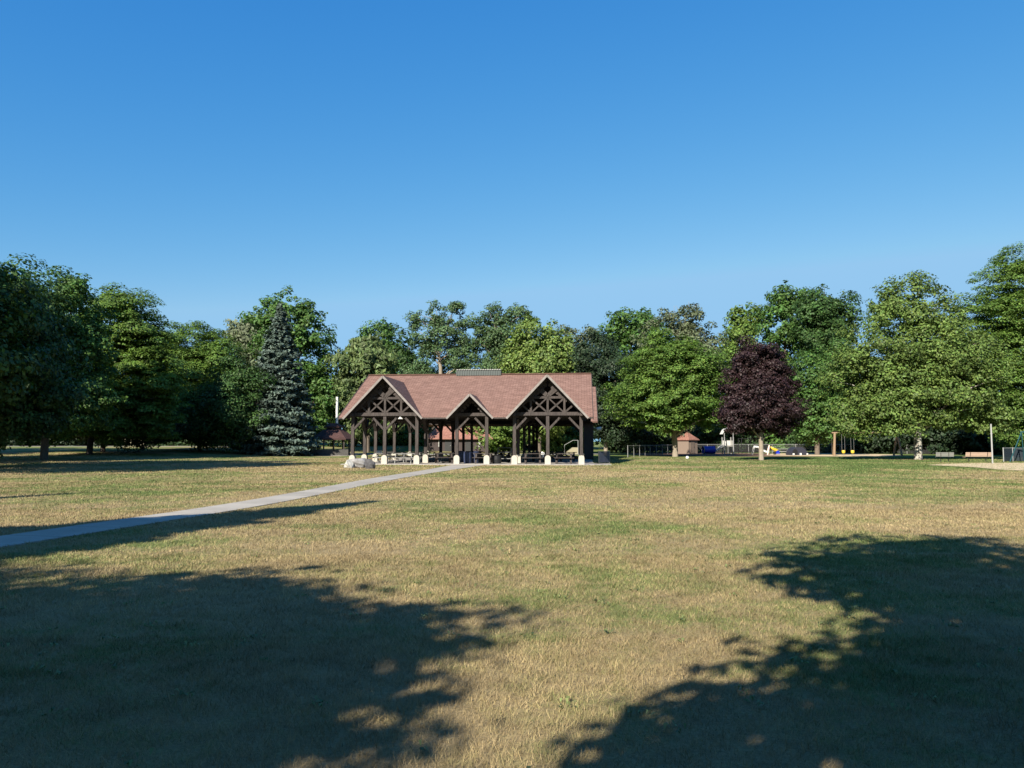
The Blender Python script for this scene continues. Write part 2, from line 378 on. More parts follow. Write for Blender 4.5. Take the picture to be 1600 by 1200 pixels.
def make_grass():
    rs = np.random.RandomState(3); C = []
    for y0, y1, rho in ((2.2, 7, 4600), (7, 12, 2300), (12, 20, 900), (20, 34, 300), (34, 50, 110), (50, 66, 55), (66, 84, 22)):
        w = 1.42 * y1 + 5; n = int(rho * w * (y1 - y0))
        p = np.stack([rs.uniform(-w / 2, w / 2, n), rs.uniform(y0, y1, n)], 1)
        C.append(p[np.abs(p[:, 0]) < .71 * p[:, 1] + 2.2])
    p = np.concatenate(C)
    d = np.full(len(p), 9e9)
    for i in range(len(PC) - 1):
        a, b = PC[i], PC[i + 1]; ab = b - a
        t = np.clip(((p - a) @ ab) / (ab @ ab), 0, 1); q = a + t[:, None] * ab
        d = np.minimum(d, np.hypot(*(p - q).T) - (PW[i] / 2))
    p = p[d > rs.uniform(-.10, .05, len(p))]
    n = len(p); Y = p[:, 1]
    # clumped heights so that the turf reads as tufts
    tuft = (np.sin(p[:, 0] * 7.1 + 3 * np.sin(p[:, 1] * 3.3)) * np.sin(p[:, 1] * 6.3 + 2.5 * np.sin(p[:, 0] * 2.9)))
    h = rs.uniform(.022, .052, n) * (1 + .35 * tuft) * np.clip(1 + (Y - 12) * .01, 1, 1.4)
    wd = np.maximum(.0035, Y * .0009) * rs.uniform(.6, 1.3, n)
    az = rs.uniform(0, 2 * np.pi, n); lean = rs.uniform(.2, 1.5, n) * h
    la = az + rs.uniform(-1, 1, n)
    z0 = gz(p[:, 0], Y) - .004
    bx, by = np.cos(az + np.pi / 2) * wd / 2, np.sin(az + np.pi / 2) * wd / 2
    V = np.empty((n, 3, 3), np.float32)
    V[:, 0] = np.stack([p[:, 0] - bx, Y - by, z0], 1); V[:, 1] = np.stack([p[:, 0] + bx, Y + by, z0], 1)
    V[:, 2] = np.stack([p[:, 0] + np.cos(la) * lean, Y + np.sin(la) * lean, z0 + h], 1)
    o = np_mesh('grass', V.reshape(-1, 3), np.arange(3 * n).reshape(-1, 3), M['blades'])
    o['kind'] = 'stuff'; tag(o, 'short dry mown grass, straw coloured with green patches', 'grass')
make_grass()

def make_weeds():
    rs = np.random.RandomState(41); V = []
    for _ in range(260):
        y = rs.uniform(3.6, 24) ** 1.0; x = rs.uniform(-.72, .72) * y
        if min(math.hypot(x - q[0], y - q[1]) for q in PC) < 1.0: continue
        for k in range(rs.randint(5, 12)):
            a = rs.uniform(0, 6.28); L_ = rs.uniform(.02, .055); w = L_ * .28; z = float(gz(x, y)) + .012
            ox, oy = x + rs.normal() * .04, y + rs.normal() * .04; c_, s_ = math.cos(a), math.sin(a); h = rs.uniform(.015, .035)
            V += [(ox, oy, z), (ox + c_ * L_ * .55 - s_ * w, oy + s_ * L_ * .55 + c_ * w, z + h), (ox + c_ * L_, oy + s_ * L_, z + h * .7), (ox + c_ * L_ * .55 + s_ * w, oy + s_ * L_ * .55 - c_ * w, z + h)]
    o = np_mesh('weeds', np.array(V), np.arange(len(V)).reshape(-1, 4), leaf_mat('weed_leaves', (.17, .205, .075), trans=.2, patch=.1))
    o['kind'] = 'stuff'; tag(o, 'low broad-leaved weeds and clover dotted through the lawn', 'weeds')
make_weeds()

# ------------------------------------------------------------------ trees
LM = {
 'deep': leaf_mat('deep_green_leaves', (0.0475, 0.0950, 0.0253)),
 'dark': leaf_mat('dark_green_leaves', (.024, .042, .019), trans=.18),
 'mid': leaf_mat('mid_green_leaves', (0.0704, 0.1375, 0.0317)),
 'locust': leaf_mat('honey_locust_leaves', (0.1056, 0.1760, 0.0352), trans=.35),
 'fresh': leaf_mat('fresh_green_leaves', (0.1197, 0.1857, 0.0396), trans=.35),
 'syca': leaf_mat('sycamore_leaves', (0.1100, 0.1650, 0.0396), trans=.3, var=.5),
 'yellow': leaf_mat('yellow_green_leaves', (.145, .205, .052), trans=.35),
 'willow': leaf_mat('willow_leaves', (.108, .150, .052), trans=.3),
 'grey': leaf_mat('grey_green_leaves', (0.1088, 0.1313, 0.0696), trans=.25),
 'cotton': leaf_mat('cottonwood_leaves', (0.0794, 0.1313, 0.0540), trans=.28, var=.5),
 'purple': leaf_mat('purple_maple_leaves', (.029, .0150, .0160), trans=.15, var=.5, hue=.03),
 'spruce': leaf_mat('blue_spruce_needles', (0.0804, 0.1135, 0.0907), trans=.08, var=.45),
 'under': leaf_mat('understory_leaves', (.030, .055, .018), trans=.2),
}
def leaves(C, N, size, rs, elong=1.5):
    n = len(C); N = N / np.linalg.norm(N, axis=1)[:, None]
    r = rs.normal(size=(n, 3)); T = np.cross(N, r); T /= np.linalg.norm(T, axis=1)[:, None]; B = np.cross(N, T)
    sz = size * rs.uniform(.6, 1.35, n)[:, None]
    a, b = T * sz * .5 * elong, B * sz * .5
    k = N * sz * .12
    V = np.stack([C - a, C - b * rs.uniform(.7, 1.2, n)[:, None] + k, C + a, C + b * rs.uniform(.7, 1.2, n)[:, None] + k], 1)
    return V
def crown_points(lobes, rs, leaf, cover, clump, flat_, style, gaps):
    allC, allN, tips = [], [], []
    for (cx, cy, cz, ax, ay, az) in lobes:
        rm = (ax * ay * az) ** (1 / 3); rc = clump * np.clip(rm * .30, .55, 1.5)
        area = 4 * np.pi * (((ax * ay) ** 1.6 + (ax * az) ** 1.6 + (ay * az) ** 1.6) / 3) ** (1 / 1.6)
        K = max(8, int(1.05 * area / (np.pi * rc * rc) / max(flat_, .5)))
        u = rs.normal(size=(K, 3)); u /= np.linalg.norm(u, axis=1)[:, None]
        q_ = rs.rand(K); rad = np.where(q_ < .58, rs.uniform(.76, 1.02, K), np.where(q_ < .78, rs.uniform(1.0, 1.24, K), rs.uniform(.35, .8, K)))
        ctr = u * rad[:, None] * np.array([ax, ay, az]) + np.array([cx, cy, cz])
        ph = rs.uniform(0, 6, 3); q = ctr / max(rc * 2.0, .8)
        field = np.sin(q[:, 0] * 1.3 + ph[0]) * np.sin(q[:, 1] * 1.3 + ph[1]) + np.sin(q[:, 2] * 1.5 + ph[2] + q[:, 0] * .6) * .8
        ctr = ctr[field > -1.5 + gaps * 2.4]
        ctr = ctr[ctr[:, 2] > .6]
        for c in ctr:
            r = rc * float(np.exp(rs.normal() * .32)) * .92
            k = int(cover * 4.0 * r * r * (1 + flat_) / (leaf * leaf)); k = max(k, 6)
            d = rs.normal(size=(k, 3)); d /= np.linalg.norm(d, axis=1)[:, None]
            rr = r * rs.uniform(.25, 1, k) ** .5
            sx = np.array([1.15, 1.15, flat_])
            off = d * rr[:, None] * sx
            ax_ = c - np.array([cx, cy, cz]); ax_[2] *= .4; ax_ = ax_ + rs.normal(size=3) * .6 * rm; ax_ /= np.linalg.norm(ax_) + 1e-6
            off = off + ax_ * (off @ ax_)[:, None] * rs.uniform(.0, .7)
            if style == 'willow': off[:, 2] = -np.abs(off[:, 2]) * 1.9 + r * .4
            if style == 'layer': off[:, 2] -= .18 * (off[:, 0] ** 2 + off[:, 1] ** 2) / r
            P = c + off
            o = (P - np.array([cx, cy, cz])) / np.array([ax, ay, az])
            up = 1.3 if style == 'layer' else .55
            N = d * .55 + o * .5 + np.array([0, 0, up]) + rs.normal(size=(k, 3)) * .45
            if style == 'willow': N[:, 2] *= .25
            allC.append(P); allN.append(N); tips.append((c, r))
    return np.concatenate(allC), np.concatenate(allN), tips
def limb(m, p, q, r0, r1, rs, up=.25, n=5, sides=6):
    p, q = np.array(p), np.array(q); L = np.linalg.norm(q - p); pts, rd = [], []
    for i in range(n + 1):
        t = i / n; b = p + (q - p) * t; b = b + np.array([0, 0, 1]) * up * L * math.sin(math.pi * t) * .5
        if 0 < i < n: b = b + rs.normal(size=3) * L * .025
        pts.append(b); rd.append(r0 + (r1 - r0) * t ** .8)
    m.tube(pts, rd, sides); return pts
def grow(name, label, cat, base, lobes, mat, leaf=.20, cover=1.0, clump=1.0, flat_=.75, style='', gaps=.25, trunk=.22, bark='bark', limbs=14, seed=1, group=None, low=None, bare=0):
    rs = np.random.RandomState(seed)
    base = np.array(base, float); root = thing(name, label, cat, base, 0, group)
    C, N, tips = crown_points(lobes, rs, leaf, cover, clump, flat_, style, gaps)
    V = leaves(C - base, N, leaf, rs, 2.4 if style == 'willow' else 1.45)
    n = len(V); np_mesh('crown', V.reshape(-1, 3), np.arange(4 * n).reshape(-1, 4), LM[mat], root)
    zs = [l[2] for l in lobes]; wt = np.array([l[3] * l[5] for l in lobes]); cen = (np.array([l[:3] for l in lobes]) * wt[:, None]).sum(0) / wt.sum()
    ztop = max(l[2] + l[5] for l in lobes); zlow = min(l[2] - l[5] for l in lobes)
    top = np.array([cen[0] * .7 + base[0] * .3, cen[1] * .7 + base[1] * .3, base[2] + (ztop - base[2]) * .86])
    m = MB(); pts = []; rd = []; H = top[2] - base[2]
    for i in range(9):
        t = i / 8; p = base + (top - base) * np.array([t ** 1.4, t ** 1.4, t]); w = rs.normal(size=2) * .012 * H * (t > .15); p[:2] += w
        pts.append(p - base); rd.append(trunk * ((1.32 if i == 0 else 1.0) * (1 - t) ** .75 + .12))
    pts[0][2] -= .15; pts.insert(1, pts[0] + (pts[1] - pts[0]) * .12); rd.insert(1, trunk * 1.12)
    m.tube(pts, rd, 9)
    ip = [pts[i] for i in range(len(pts))]
    def trunk_at(z):
        zz = [p[2] for p in ip]; return np.array([np.interp(z, zz, [p[k] for p in ip]) for k in range(3)])
    idx = rs.permutation(len(tips))[:limbs]
    for j in idx:
        c, r = tips[j]; c = c - base
        hd = math.hypot(*(c[:2] - trunk_at(c[2])[:2])); z0 = max(min(c[2] - hd * .75, H * .9), max(.18 * H, (low or 0)))
        p = trunk_at(z0); k = trunk * (.5 - .35 * z0 / H)
        limb(m, p, c, max(k, .03), .025, rs, .18)
    for j in range(bare):                      # bare twigs reaching past the leaves
        c, r = tips[rs.randint(len(tips))]; c = c - base
        if c[2] < H * .7: continue
        limb(m, c - np.array([0, 0, r]), c + np.array([rs.normal() * .5, rs.normal() * .5, r * 1.6]), .035, .012, rs, .0, 3, 4)
    m.build('trunk', M[bark], root, smooth=True)
    return root
def px_lobes(Y, lobes, seed=0, depth=1.0):
    rs = np.random.RandomState(seed + 99); out = []
    for l in lobes:
        px, py, rx, ry = l[:4]; dy = l[4] if len(l) > 4 else rs.uniform(-.25, .25) * rx * Y / F
        c = at(px, py, Y + dy); s = Y / F; out.append((c[0], c[1], c[2], rx * s, max(rx, ry * .7) * s * .9 * depth, ry * s))
    return out
def ptree(name, label, cat, Y, bpx, lobes, mat, seed, **k):
    X = (bpx - 800) / F * Y * 1.0
    return grow(name, label, cat, (X, Y, float(gz(X, Y))), px_lobes(Y, lobes, seed), mat, seed=seed, **k)

def conifer(name, label, base, H, R0, mat, seed, leaf=.3, z0=.5, power=.9, tiers=46, group=None, dens=1.0, trunk=.24):
    rs = np.random.RandomState(seed); base = np.array(base, float)
    root = thing(name, label, 'spruce tree', base, 0, group); C, N = [], []; m = MB()
    m.tube([(0, 0, -.1), (0, 0, H * .3), (0, 0, H * .97)], [trunk, trunk * .75, .03], 8)
    for i in range(tiers):
        t = (i + rs.uniform(-.4, .4)) / tiers; z = z0 + (H - z0) * max(0, t); rr = R0 * max(.02, (1 - t)) ** power * (1 if t > .06 else .85)
        nb = max(5, int(13 * (1 - t * .5))); ph = rs.uniform(0, 6.28)
        for b in range(nb):
            a = ph + 6.283 * b / nb + rs.normal() * .15; L = rr * rs.uniform(.65, 1.15)
            dr = rs.uniform(.22, .42) * (1 - t) ; tip = np.array([math.cos(a) * L, math.sin(a) * L, z - L * dr + L * .08])
            if i % 3 == 0 and b % 2 == 0: m.tube([(0, 0, z), tip * np.array([.5, .5, 0]) + np.array([0, 0, z - L * dr * .45]), tip], [.04, .028, .01], 5)
            k = max(5, int(dens * L * 12 / leaf * .6)); u = rs.uniform(.12, 1, k) ** .75
            wdt = .30 * L * (1 - u * .72) + .12
            p = np.stack([np.cos(a) * L * u, np.sin(a) * L * u, z - L * dr * u ** 1.2 + .10 * L * u ** 4], 1)
            lat = rs.normal(size=k) * wdt * .55
            p += np.stack([-np.sin(a) * lat, np.cos(a) * lat, -np.abs(rs.normal(size=k)) * .16 + .05], 1)
            nn = np.stack([rs.normal(size=k) * .6 + np.cos(a) * .5, rs.normal(size=k) * .6 + np.sin(a) * .5, rs.uniform(.3, 1.2, k)], 1)
            C.append(p); N.append(nn)
    C, N = np.concatenate(C), np.concatenate(N); V = leaves(C, N, leaf, rs, 1.9)
    np_mesh('crown', V.reshape(-1, 3), np.arange(4 * len(V)).reshape(-1, 4), LM[mat], root)
    m.build('trunk', M['barkdark'], root); return root

LT = 'locust_tree'
# ---- left edge and left group
ptree('shade_tree', 'tall dark green tree at the far left edge of the lawn', 'tree', 52, -20, [(6, 492, 60, 66), (-40, 560, 110, 90), (30, 600, 75, 70), (-10, 660, 85, 40), (20, 520, 52, 50)], 'deep', 11, clump=.8, leaf=0.172, trunk=.38, gaps=.2, cover=1.0)
ptree('shade_tree', 'leafy green tree with a ragged top, second from the left edge', 'tree', 68, 72, [(105, 492, 52, 58), (70, 560, 65, 70), (130, 560, 45, 60), (60, 640, 70, 45), (112, 458, 26, 28), (125, 630, 50, 48), (30, 500, 50, 60)], 'mid', 12, clump=.8, leaf=0.181, trunk=.3, gaps=.10, cover=1.15)
ptree(LT, 'broad locust tree with layered feathery foliage left of the dark gap over the road', 'tree', 80, 142, [(190, 498, 50, 46), (150, 540, 60, 55), (222, 540, 44, 50), (240, 590, 38, 50), (190, 590, 60, 50), (205, 640, 55, 44), (120, 640, 60, 42), (250, 650, 34, 36)], 'locust', 13, clump=.8, leaf=0.172, flat_=.38, style='layer', trunk=.28, bark='barkdark', gaps=.08, cover=1.25, limbs=22)
ptree('shade_tree', 'low dark tree with its trunk right of the locust tree on the left', 'tree', 86, 163, [(160, 640, 66, 40), (210, 665, 60, 26), (110, 665, 50, 24)], 'dark', 14, leaf=0.181, trunk=.24, bark='barkdark', gaps=.12)
ptree(LT, 'locust tree with yellowish top and short forked trunk beside the road', 'tree', 95, 313, [(285, 545, 42, 42), (335, 552, 40, 40), (260, 575, 30, 50), (300, 610, 62, 50), (345, 630, 56, 46), (270, 650, 42, 36), (320, 665, 64, 26)], 'locust', 15, leaf=0.163, flat_=.5, style='layer', trunk=.24, bark='barkdark', gaps=.06, cover=1.2, limbs=20)
ptree('shade_tree', 'dark spreading tree with thick black trunk left of the blue spruce', 'tree', 90, 357 + 62, [(368, 625, 46, 46), (345, 655, 56, 38), (400, 665, 36, 28), (372, 590, 32, 36)], 'deep', 16, leaf=0.172, trunk=.42, bark='barkdark', gaps=.12)
ptree('background_tree', 'pale grey-green willow top showing between locust and spruce', 'tree', 140, 392, [(395, 540, 34, 46), (372, 560, 28, 40), (410, 580, 30, 60)], 'grey', 17, leaf=0.294, gaps=.42, trunk=.3, style='willow')
ptree('poplar_tree', 'tall dark poplar with open forked top behind the blue spruce', 'tree', 112, 462, [(412, 492, 28, 24), (452, 482, 34, 26), (482, 500, 20, 32), (440, 530, 46, 40), (488, 550, 36, 55), (470, 610, 52, 50), (505, 610, 24, 46), (500, 655, 28, 30)], 'mid', 18, leaf=0.28, clump=.82, gaps=0.48, trunk=.34, bark='bark', limbs=26)
X_, Y_ = G(432, 713)[:2]; Y_ = 92.0; X_ = (434 - 800) / F * Y_
conifer('blue_spruce', 'blue spruce with drooping silvery branches left of the small shelter', (X_, Y_, float(gz(X_, Y_))), 18.1, 5.3, 'spruce', 21, power=.82, leaf=0.210, dens=1.5, tiers=54)
ptree('willow_tree', 'olive green willow behind the left end of the pavilion', 'tree', 112, 575, [(565, 570, 38, 36), (590, 590, 34, 44), (548, 610, 26, 36), (600, 640, 40, 40), (555, 655, 20, 30), (575, 550, 26, 22)], 'willow', 22, leaf=0.26, clump=.82, gaps=0.30, trunk=.3, limbs=20, style='willow')
ptree('poplar_tree', 'twin topped green poplar above the left roof end', 'tree', 140, 590, [(577, 535, 16, 20), (598, 530, 20, 28), (606, 560, 16, 24), (585, 570, 24, 30), (590, 610, 30, 40)], 'mid', 23, leaf=0.294, gaps=.2, trunk=.26)
ptree('poplar_tree', 'narrow columnar poplar left of the sparse cottonwood', 'tree', 138, 632, [(630, 545, 14, 28), (634, 580, 20, 32), (655, 575, 18, 24), (640, 620, 34, 40)], 'deep', 24, leaf=0.294, gaps=.15, trunk=.25)
ptree('cottonwood_tree', 'sparse cottonwood with pale forked limbs above the roof', 'tree', 128, 680, [(652, 500, 12, 22), (680, 493, 16, 20), (712, 490, 12, 20), (698, 520, 28, 22), (660, 530, 22, 14), (735, 520, 26, 26), (690, 560, 40, 28), (730, 560, 30, 26), (655, 590, 26, 24), (700, 590, 50, 30)], 'cotton', 25, leaf=0.224, clump=.8, gaps=.58, trunk=.5, bark='barkpale', limbs=34)
ptree('cottonwood_tree', 'green cottonwood with rounded top right of the sparse one', 'tree', 126, 770, [(775, 500, 24, 24), (812, 498, 22, 24), (790, 530, 36, 30), (760, 545, 26, 34), (800, 570, 40, 36), (770, 590, 40, 30)], 'cotton', 26, leaf=0.224, clump=.8, gaps=.45, trunk=.4, bark='barkpale', limbs=26)
ptree('shade_tree', 'bright yellow-green rounded tree above the roof ridge', 'tree', 108, 842, [(838, 530, 34, 32), (868, 552, 32, 36), (815, 560, 28, 40), (845, 580, 50, 36), (885, 585, 22, 30), (850, 640, 50, 40)], 'yellow', 27, leaf=0.27, clump=.82, gaps=0.22, trunk=.3)
ptree('background_tree', 'pale green tree top behind the yellow-green tree', 'tree', 145, 893, [(892, 540, 22, 30), (905, 560, 24, 30), (925, 535, 16, 24)], 'grey', 28, leaf=0.294, gaps=.35, trunk=.25, bare=10)
ptree('shade_tree', 'dark dense tree just right of the pavilion roof end', 'tree', 100, 946, [(935, 555, 32, 40), (955, 600, 36, 46), (920, 600, 24, 40), (950, 655, 40, 34), (985, 668, 30, 30)], 'dark', 29, leaf=0.181, gaps=.12, trunk=.24, bark='barkpale')
ptree('background_tree', 'rounded green tree top left of the twiggy tall tree', 'tree', 135, 985, [(985, 510, 30, 30), (960, 530, 22, 30), (1010, 520, 24, 34), (990, 560, 40, 40)], 'mid', 30, leaf=0.34, clump=.82, gaps=0.32, trunk=.3)
ptree(LT, 'large mid green locust tree with pale trunk in front of the tan shed', 'tree', 89, 1054, [(1020, 580, 42, 34), (1090, 585, 46, 42), (1000, 625, 52, 34), (1060, 625, 54, 38), (1058, 580, 56, 44), (1110, 630, 30, 40), (1030, 648, 44, 24), (1096, 638, 38, 20), (1040, 548, 40, 34)], 'locust', 31, clump=.8, leaf=0.172, flat_=.5, style='layer', gaps=.24, trunk=.30, bark='barkpale', limbs=36)
ptree('background_tree', 'grey-green tree with bare pale twigs rising behind the locust tree by the shed', 'tree', 112, 1062, [(1045, 530, 40, 40), (1092, 540, 32, 38), (1068, 505, 26, 28), (1030, 570, 40, 40), (1080, 580, 46, 44), (1060, 630, 50, 40)], 'grey', 61, leaf=.24, clump=.8, gaps=.34, trunk=.26, bark='barkpale', limbs=40, bare=70)
ptree('background_tree', 'bright green tree top right of the twiggy tall tree', 'tree', 130, 1160, [(1155, 505, 22, 24), (1180, 500, 14, 24), (1165, 540, 36, 34), (1130, 560, 30, 30), (1160, 590, 50, 50)], 'fresh', 32, leaf=0.32, clump=.82, gaps=0.32, trunk=.3)
ptree('background_tree', 'high green tree top above the purple maple', 'tree', 124, 1225, [(1228, 470, 24, 28), (1215, 505, 30, 34), (1255, 500, 26, 50), (1230, 550, 44, 36)], 'mid', 33, leaf=0.32, clump=.82, gaps=0.35, trunk=.34)
ptree('background_tree', 'dark olive tree top next to the high green one', 'tree', 118, 1290, [(1288, 480, 36, 32), (1310, 500, 28, 36), (1275, 520, 36, 34), (1300, 545, 34, 26)], 'deep', 34, leaf=0.252, gaps=.12, trunk=.34)
ptree('maple_tree', 'dark purple-leaved maple with round crown and pale trunk', 'maple tree', 72.5, 1188, [(1184.2, 580, 40.5, 42.7), (1189.8, 625, 51.5, 48.5), (1162.2, 650, 33.1, 29.1), (1211.8, 652, 31.3, 29.1), (1153.0, 605, 22.1, 33.0), (1219.2, 602, 20.2, 33.0), (1173.2, 560, 23.9, 23.3), (1203.6, 570, 22.1, 25.2), (1143.8, 655, 16.6, 17.5), (1232.1, 648, 16.6, 15.5)], 'purple', 35, leaf=0.138, clump=.7, gaps=.16, trunk=.21, bark='barkpale', cover=1.15)
ptree('shade_tree', 'mid green leafy tree between the purple maple and the sycamore', 'tree', 101, 1275, [(1275, 590, 44, 36), (1310, 570, 34, 40), (1265, 635, 34, 34), (1300, 640, 40, 40), (1275, 672, 34, 20)], 'mid', 36, clump=.8, leaf=0.210, gaps=.15, trunk=.28)
ptree('sycamore_tree', 'large sycamore with mottled white trunk on the right of the lawn', 'sycamore tree', 74.7, 1432, [(1425, 478, 44, 44), (1470, 500, 34, 42), (1378, 480, 22, 22), (1380, 545, 60, 44), (1450, 550, 58, 48), (1520, 560, 44, 48), (1350, 600, 54, 44), (1420, 610, 62, 46), (1500, 620, 54, 44), (1335, 655, 42, 30), (1400, 648, 52, 28), (1475, 645, 44, 24), (1545, 655, 36, 22), (1440, 580, 70, 50), (1390, 620, 60, 40), (1500, 590, 50, 50)], 'syca', 37, leaf=0.172, clump=.78, gaps=.26, trunk=.34, bark='sycamore', limbs=44, cover=.9, low=2.0)
ptree(LT, 'tall bright locust tree filling the right edge of the picture', 'tree', 86, 1640, [(1590, 440, 56, 48), (1560, 490, 48, 40), (1625, 500, 70, 60), (1560, 550, 50, 40), (1600, 600, 66, 46), (1640, 640, 80, 50), (1585, 655, 44, 24)], 'locust', 38, clump=.8, leaf=0.163, flat_=.40, style='layer', gaps=.22, trunk=.4, bark='barkdark', limbs=26)

# ---- trees outside the picture whose shade falls on the lawn
def shade(label, base, lobes, mat, seed, **k):
    return grow('shade_tree', label, 'tree', (base[0], base[1], 0), [(base[0] + l[0], base[1] + l[1], l[2], l[3], l[4], l[5]) for l in lobes], mat, seed=seed, **k)
DX, DY = math.sin(SUN_AZ) / math.tan(SUN_EL), math.cos(SUN_AZ) / math.tan(SUN_EL)
def sh(x, y, z, r, rz=None):                      # a lobe at height z whose shadow is centred on lawn point (x, y)
    return (x - DX * z, y - DY * z, z, r, r, rz or r * .8)
def shade_over(label, base, spots, mat, seed, **k):
    return grow('shade_tree', label, 'tree', (base[0], base[1], 0), [sh(*q) for q in spots], mat, seed=seed, leaf=.22, gaps=k.pop('gaps', .16), cover=1.0, trunk=.3, limbs=16, **k)
shade_over('broad tree behind the viewer that shades the lower left lawn', (-11.5, -8.0), [(-5.6, 6.3, 7, 2.6), (-2.8, 6.6, 7.5, 1.9), (-6.5, 3.0, 6.5, 3.4), (-3.1, 3.9, 6, 1.75), (-9, 7.0, 8, 2.5), (-4.2, 7.4, 7.2, 2.0), (-4.4, 4.8, 6.4, 2.4), (-2.2, 5.0, 6.4, 1.25), (-2.6, 3.2, 6, 1.2)], 'mid', 51, gaps=.02)
shade_over('broad tree behind the viewer that shades the lower right lawn', (3.0, -6.5), [(6.5, 10.5, 8, 2.3), (5.0, 11.0, 8.5, .9), (10.6, 10.2, 8.5, 3.0), (5.3, 9.0, 7.5, 1.5), (7.6, 7.4, 7, 2.8), (11.5, 6, 7.5, 4.0), (4.8, 4.9, 6.0, 2.0), (2.9, 5.3, 5.8, 1.35), (1.9, 4.1, 5.2, 1.15), (7.5, 3.4, 6.5, 3.2)], 'mid', 52, gaps=.12)
conifer('spruce_tree', 'narrow spruce outside the left edge whose shadow crosses the path', (-14.3, 2.3, 0), 15.0, 4.6, 'dark', 53, leaf=.24, dens=1.6)
conifer('spruce_tree', 'spruce outside the left edge, behind the one shading the path', (-21.5, 1.0, 0), 13.2, 3.2, 'dark', 54, leaf=.24, dens=1.4)
conifer('spruce_tree', 'spruce outside the left edge whose thin shadow tip reaches the left lawn', (-24.0, 7.2, 0), 14.0, 2.2, 'dark', 55, leaf=.24, dens=1.4)
shade_over('tall tree outside the left edge that shades the middle left lawn', (-33, 38), [(-22.5, 48.5, 10, 3.6), (-28, 48, 9.5, 4), (-20.0, 53, 13, 3.2), (-19, 58, 16, 3.4), (-24, 57, 15, 3.6), (-21.2, 66, 17, 1.9)], 'deep', 56)
shade_over('broad tree outside the left edge that shades the far left lawn', (-38, 44), [(-27.5, 56, 6.8, 3.4), (-33, 54, 6.5, 3.6), (-25.5, 63, 10.5, 2.8)], 'deep', 57)
shade_over('broad tree outside the left edge, farther up the lawn', (-50, 56), [(-36, 75, 11, 4.8), (-44, 70, 8, 5), (-32, 80, 12, 3.4), (-40, 82, 12, 3.6), (-37, 70.5, 8, 3.6), (-45, 71, 8, 4.5), (-42, 64, 7, 4)], 'deep', 58)

shade_over('broad tree outside the left edge, nearest to the road', (-64, 72), [(-55, 84, 9, 5), (-51, 94, 13, 4.6), (-60, 80, 8, 5), (-60, 94, 10, 5)], 'deep', 59)
for i, x in enumerate(range(-56, 66, 11)):  # unseen row added to cut sky fill in the lawn shadows
    if i in (4, 5): continue
    grow('shade_tree', 'tall unseen tree added far behind the viewer to block sky light', 'tree', (x, -34 - 3 * (i % 2), 0), [(x, -34, 8, 7, 5.5, 6.5), (x + 1, -34.5, 14.5, 6, 4.5, 5.5)], 'mid', seed=300 + i, leaf=.5, gaps=.1, limbs=6, group='unseen trees added behind the viewer')

# ---- wood behind everything, hardly more than one dark mass
def woodland():
    rs = np.random.RandomState(77); lob = []
    for x in np.arange(-150, 170, 5.5):
        Y = 150 + rs.uniform(-6, 10); h = rs.uniform(11, 15.5) * (1.0 if x > -20 else .95)
        z = float(gz(x, Y)); lob.append((x + rs.uniform(-2, 2), Y, z + h * .5, 5, 4, h * .52))
    C, N, _ = crown_points(lob, rs, .55, .9, 1.3, .8, '', .05)
    V = leaves(C, N, .55, rs); o = np_mesh('distant_woodland', V.reshape(-1, 3), np.arange(4 * len(V)).reshape(-1, 4), LM['under'])
    o['kind'] = 'stuff'; tag(o, 'dark woodland closing the view behind the park', 'woodland')
woodland()
def shrub(label, px, Y, w, h, mat, seed, group):
    rs = np.random.RandomState(seed); X = (px - 800) / F * Y; z = float(gz(X, Y)); s = Y / F
    lob = [(X + rs.uniform(-.4, .4) * w * s, Y + rs.uniform(-.5, .5), z + h * s * .45 * rs.uniform(.7, 1.1), w * s * .5, w * s * .45, h * s * .5) for _ in range(3)]
    grow('shrub', label, 'shrub', (X, Y, z), lob, mat, leaf=.3, gaps=.08, trunk=.07, limbs=6, seed=seed, group=group)
SHR = [(985, 118, 60, 44, 'under'), (1030, 122, 60, 60, 'mid'), (1105, 124, 60, 56, 'under'), (1140, 126, 60, 60, 'under'), (1230, 122, 60, 56, 'mid'), (1268, 118, 50, 34, 'under'), (1345, 116, 70, 60, 'under'), (1390, 112, 70, 66, 'dark'), (1440, 112, 80, 70, 'dark'), (1490, 108, 80, 76, 'dark'), (1530, 104, 70, 66, 'dark'), (1580, 104, 80, 70, 'dark'), (1630, 100, 80, 66, 'dark')]
for i, (px, Y, w, h, mt) in enumerate(SHR):
    shrub('leafy dark shrub among others behind the playground fence', px, Y, w, h, mt, 200 + i, 'shrubs behind the playground fence')
SHL = [(20, 128, 90, 60, 'dark'), (110, 130, 90, 64, 'dark'), (180, 131, 80, 60, 'dark'), (240, 132, 80, 50, 'under'), (300, 132, 80, 50, 'under'), (360, 132, 80, 60, 'under')]
for i, (px, Y, w, h, mt) in enumerate(SHL):
    shrub('dark shrub in the row behind the road', px, Y, w, h, mt, 230 + i, 'shrubs behind the road')
for i, (px, Y, w, h, mt) in enumerate([(600, 126, 50, 40, 'willow'), (640, 124, 50, 54, 'mid'), (775, 118, 50, 60, 'fresh'), (800, 122, 46, 64, 'fresh'), (870, 116, 50, 60, 'fresh'), (905, 118, 40, 50, 'mid')]):
    shrub('sunlit green bush seen between the pavilion posts', px, Y, w, h, mt, 250 + i, 'bushes behind the pavilion')

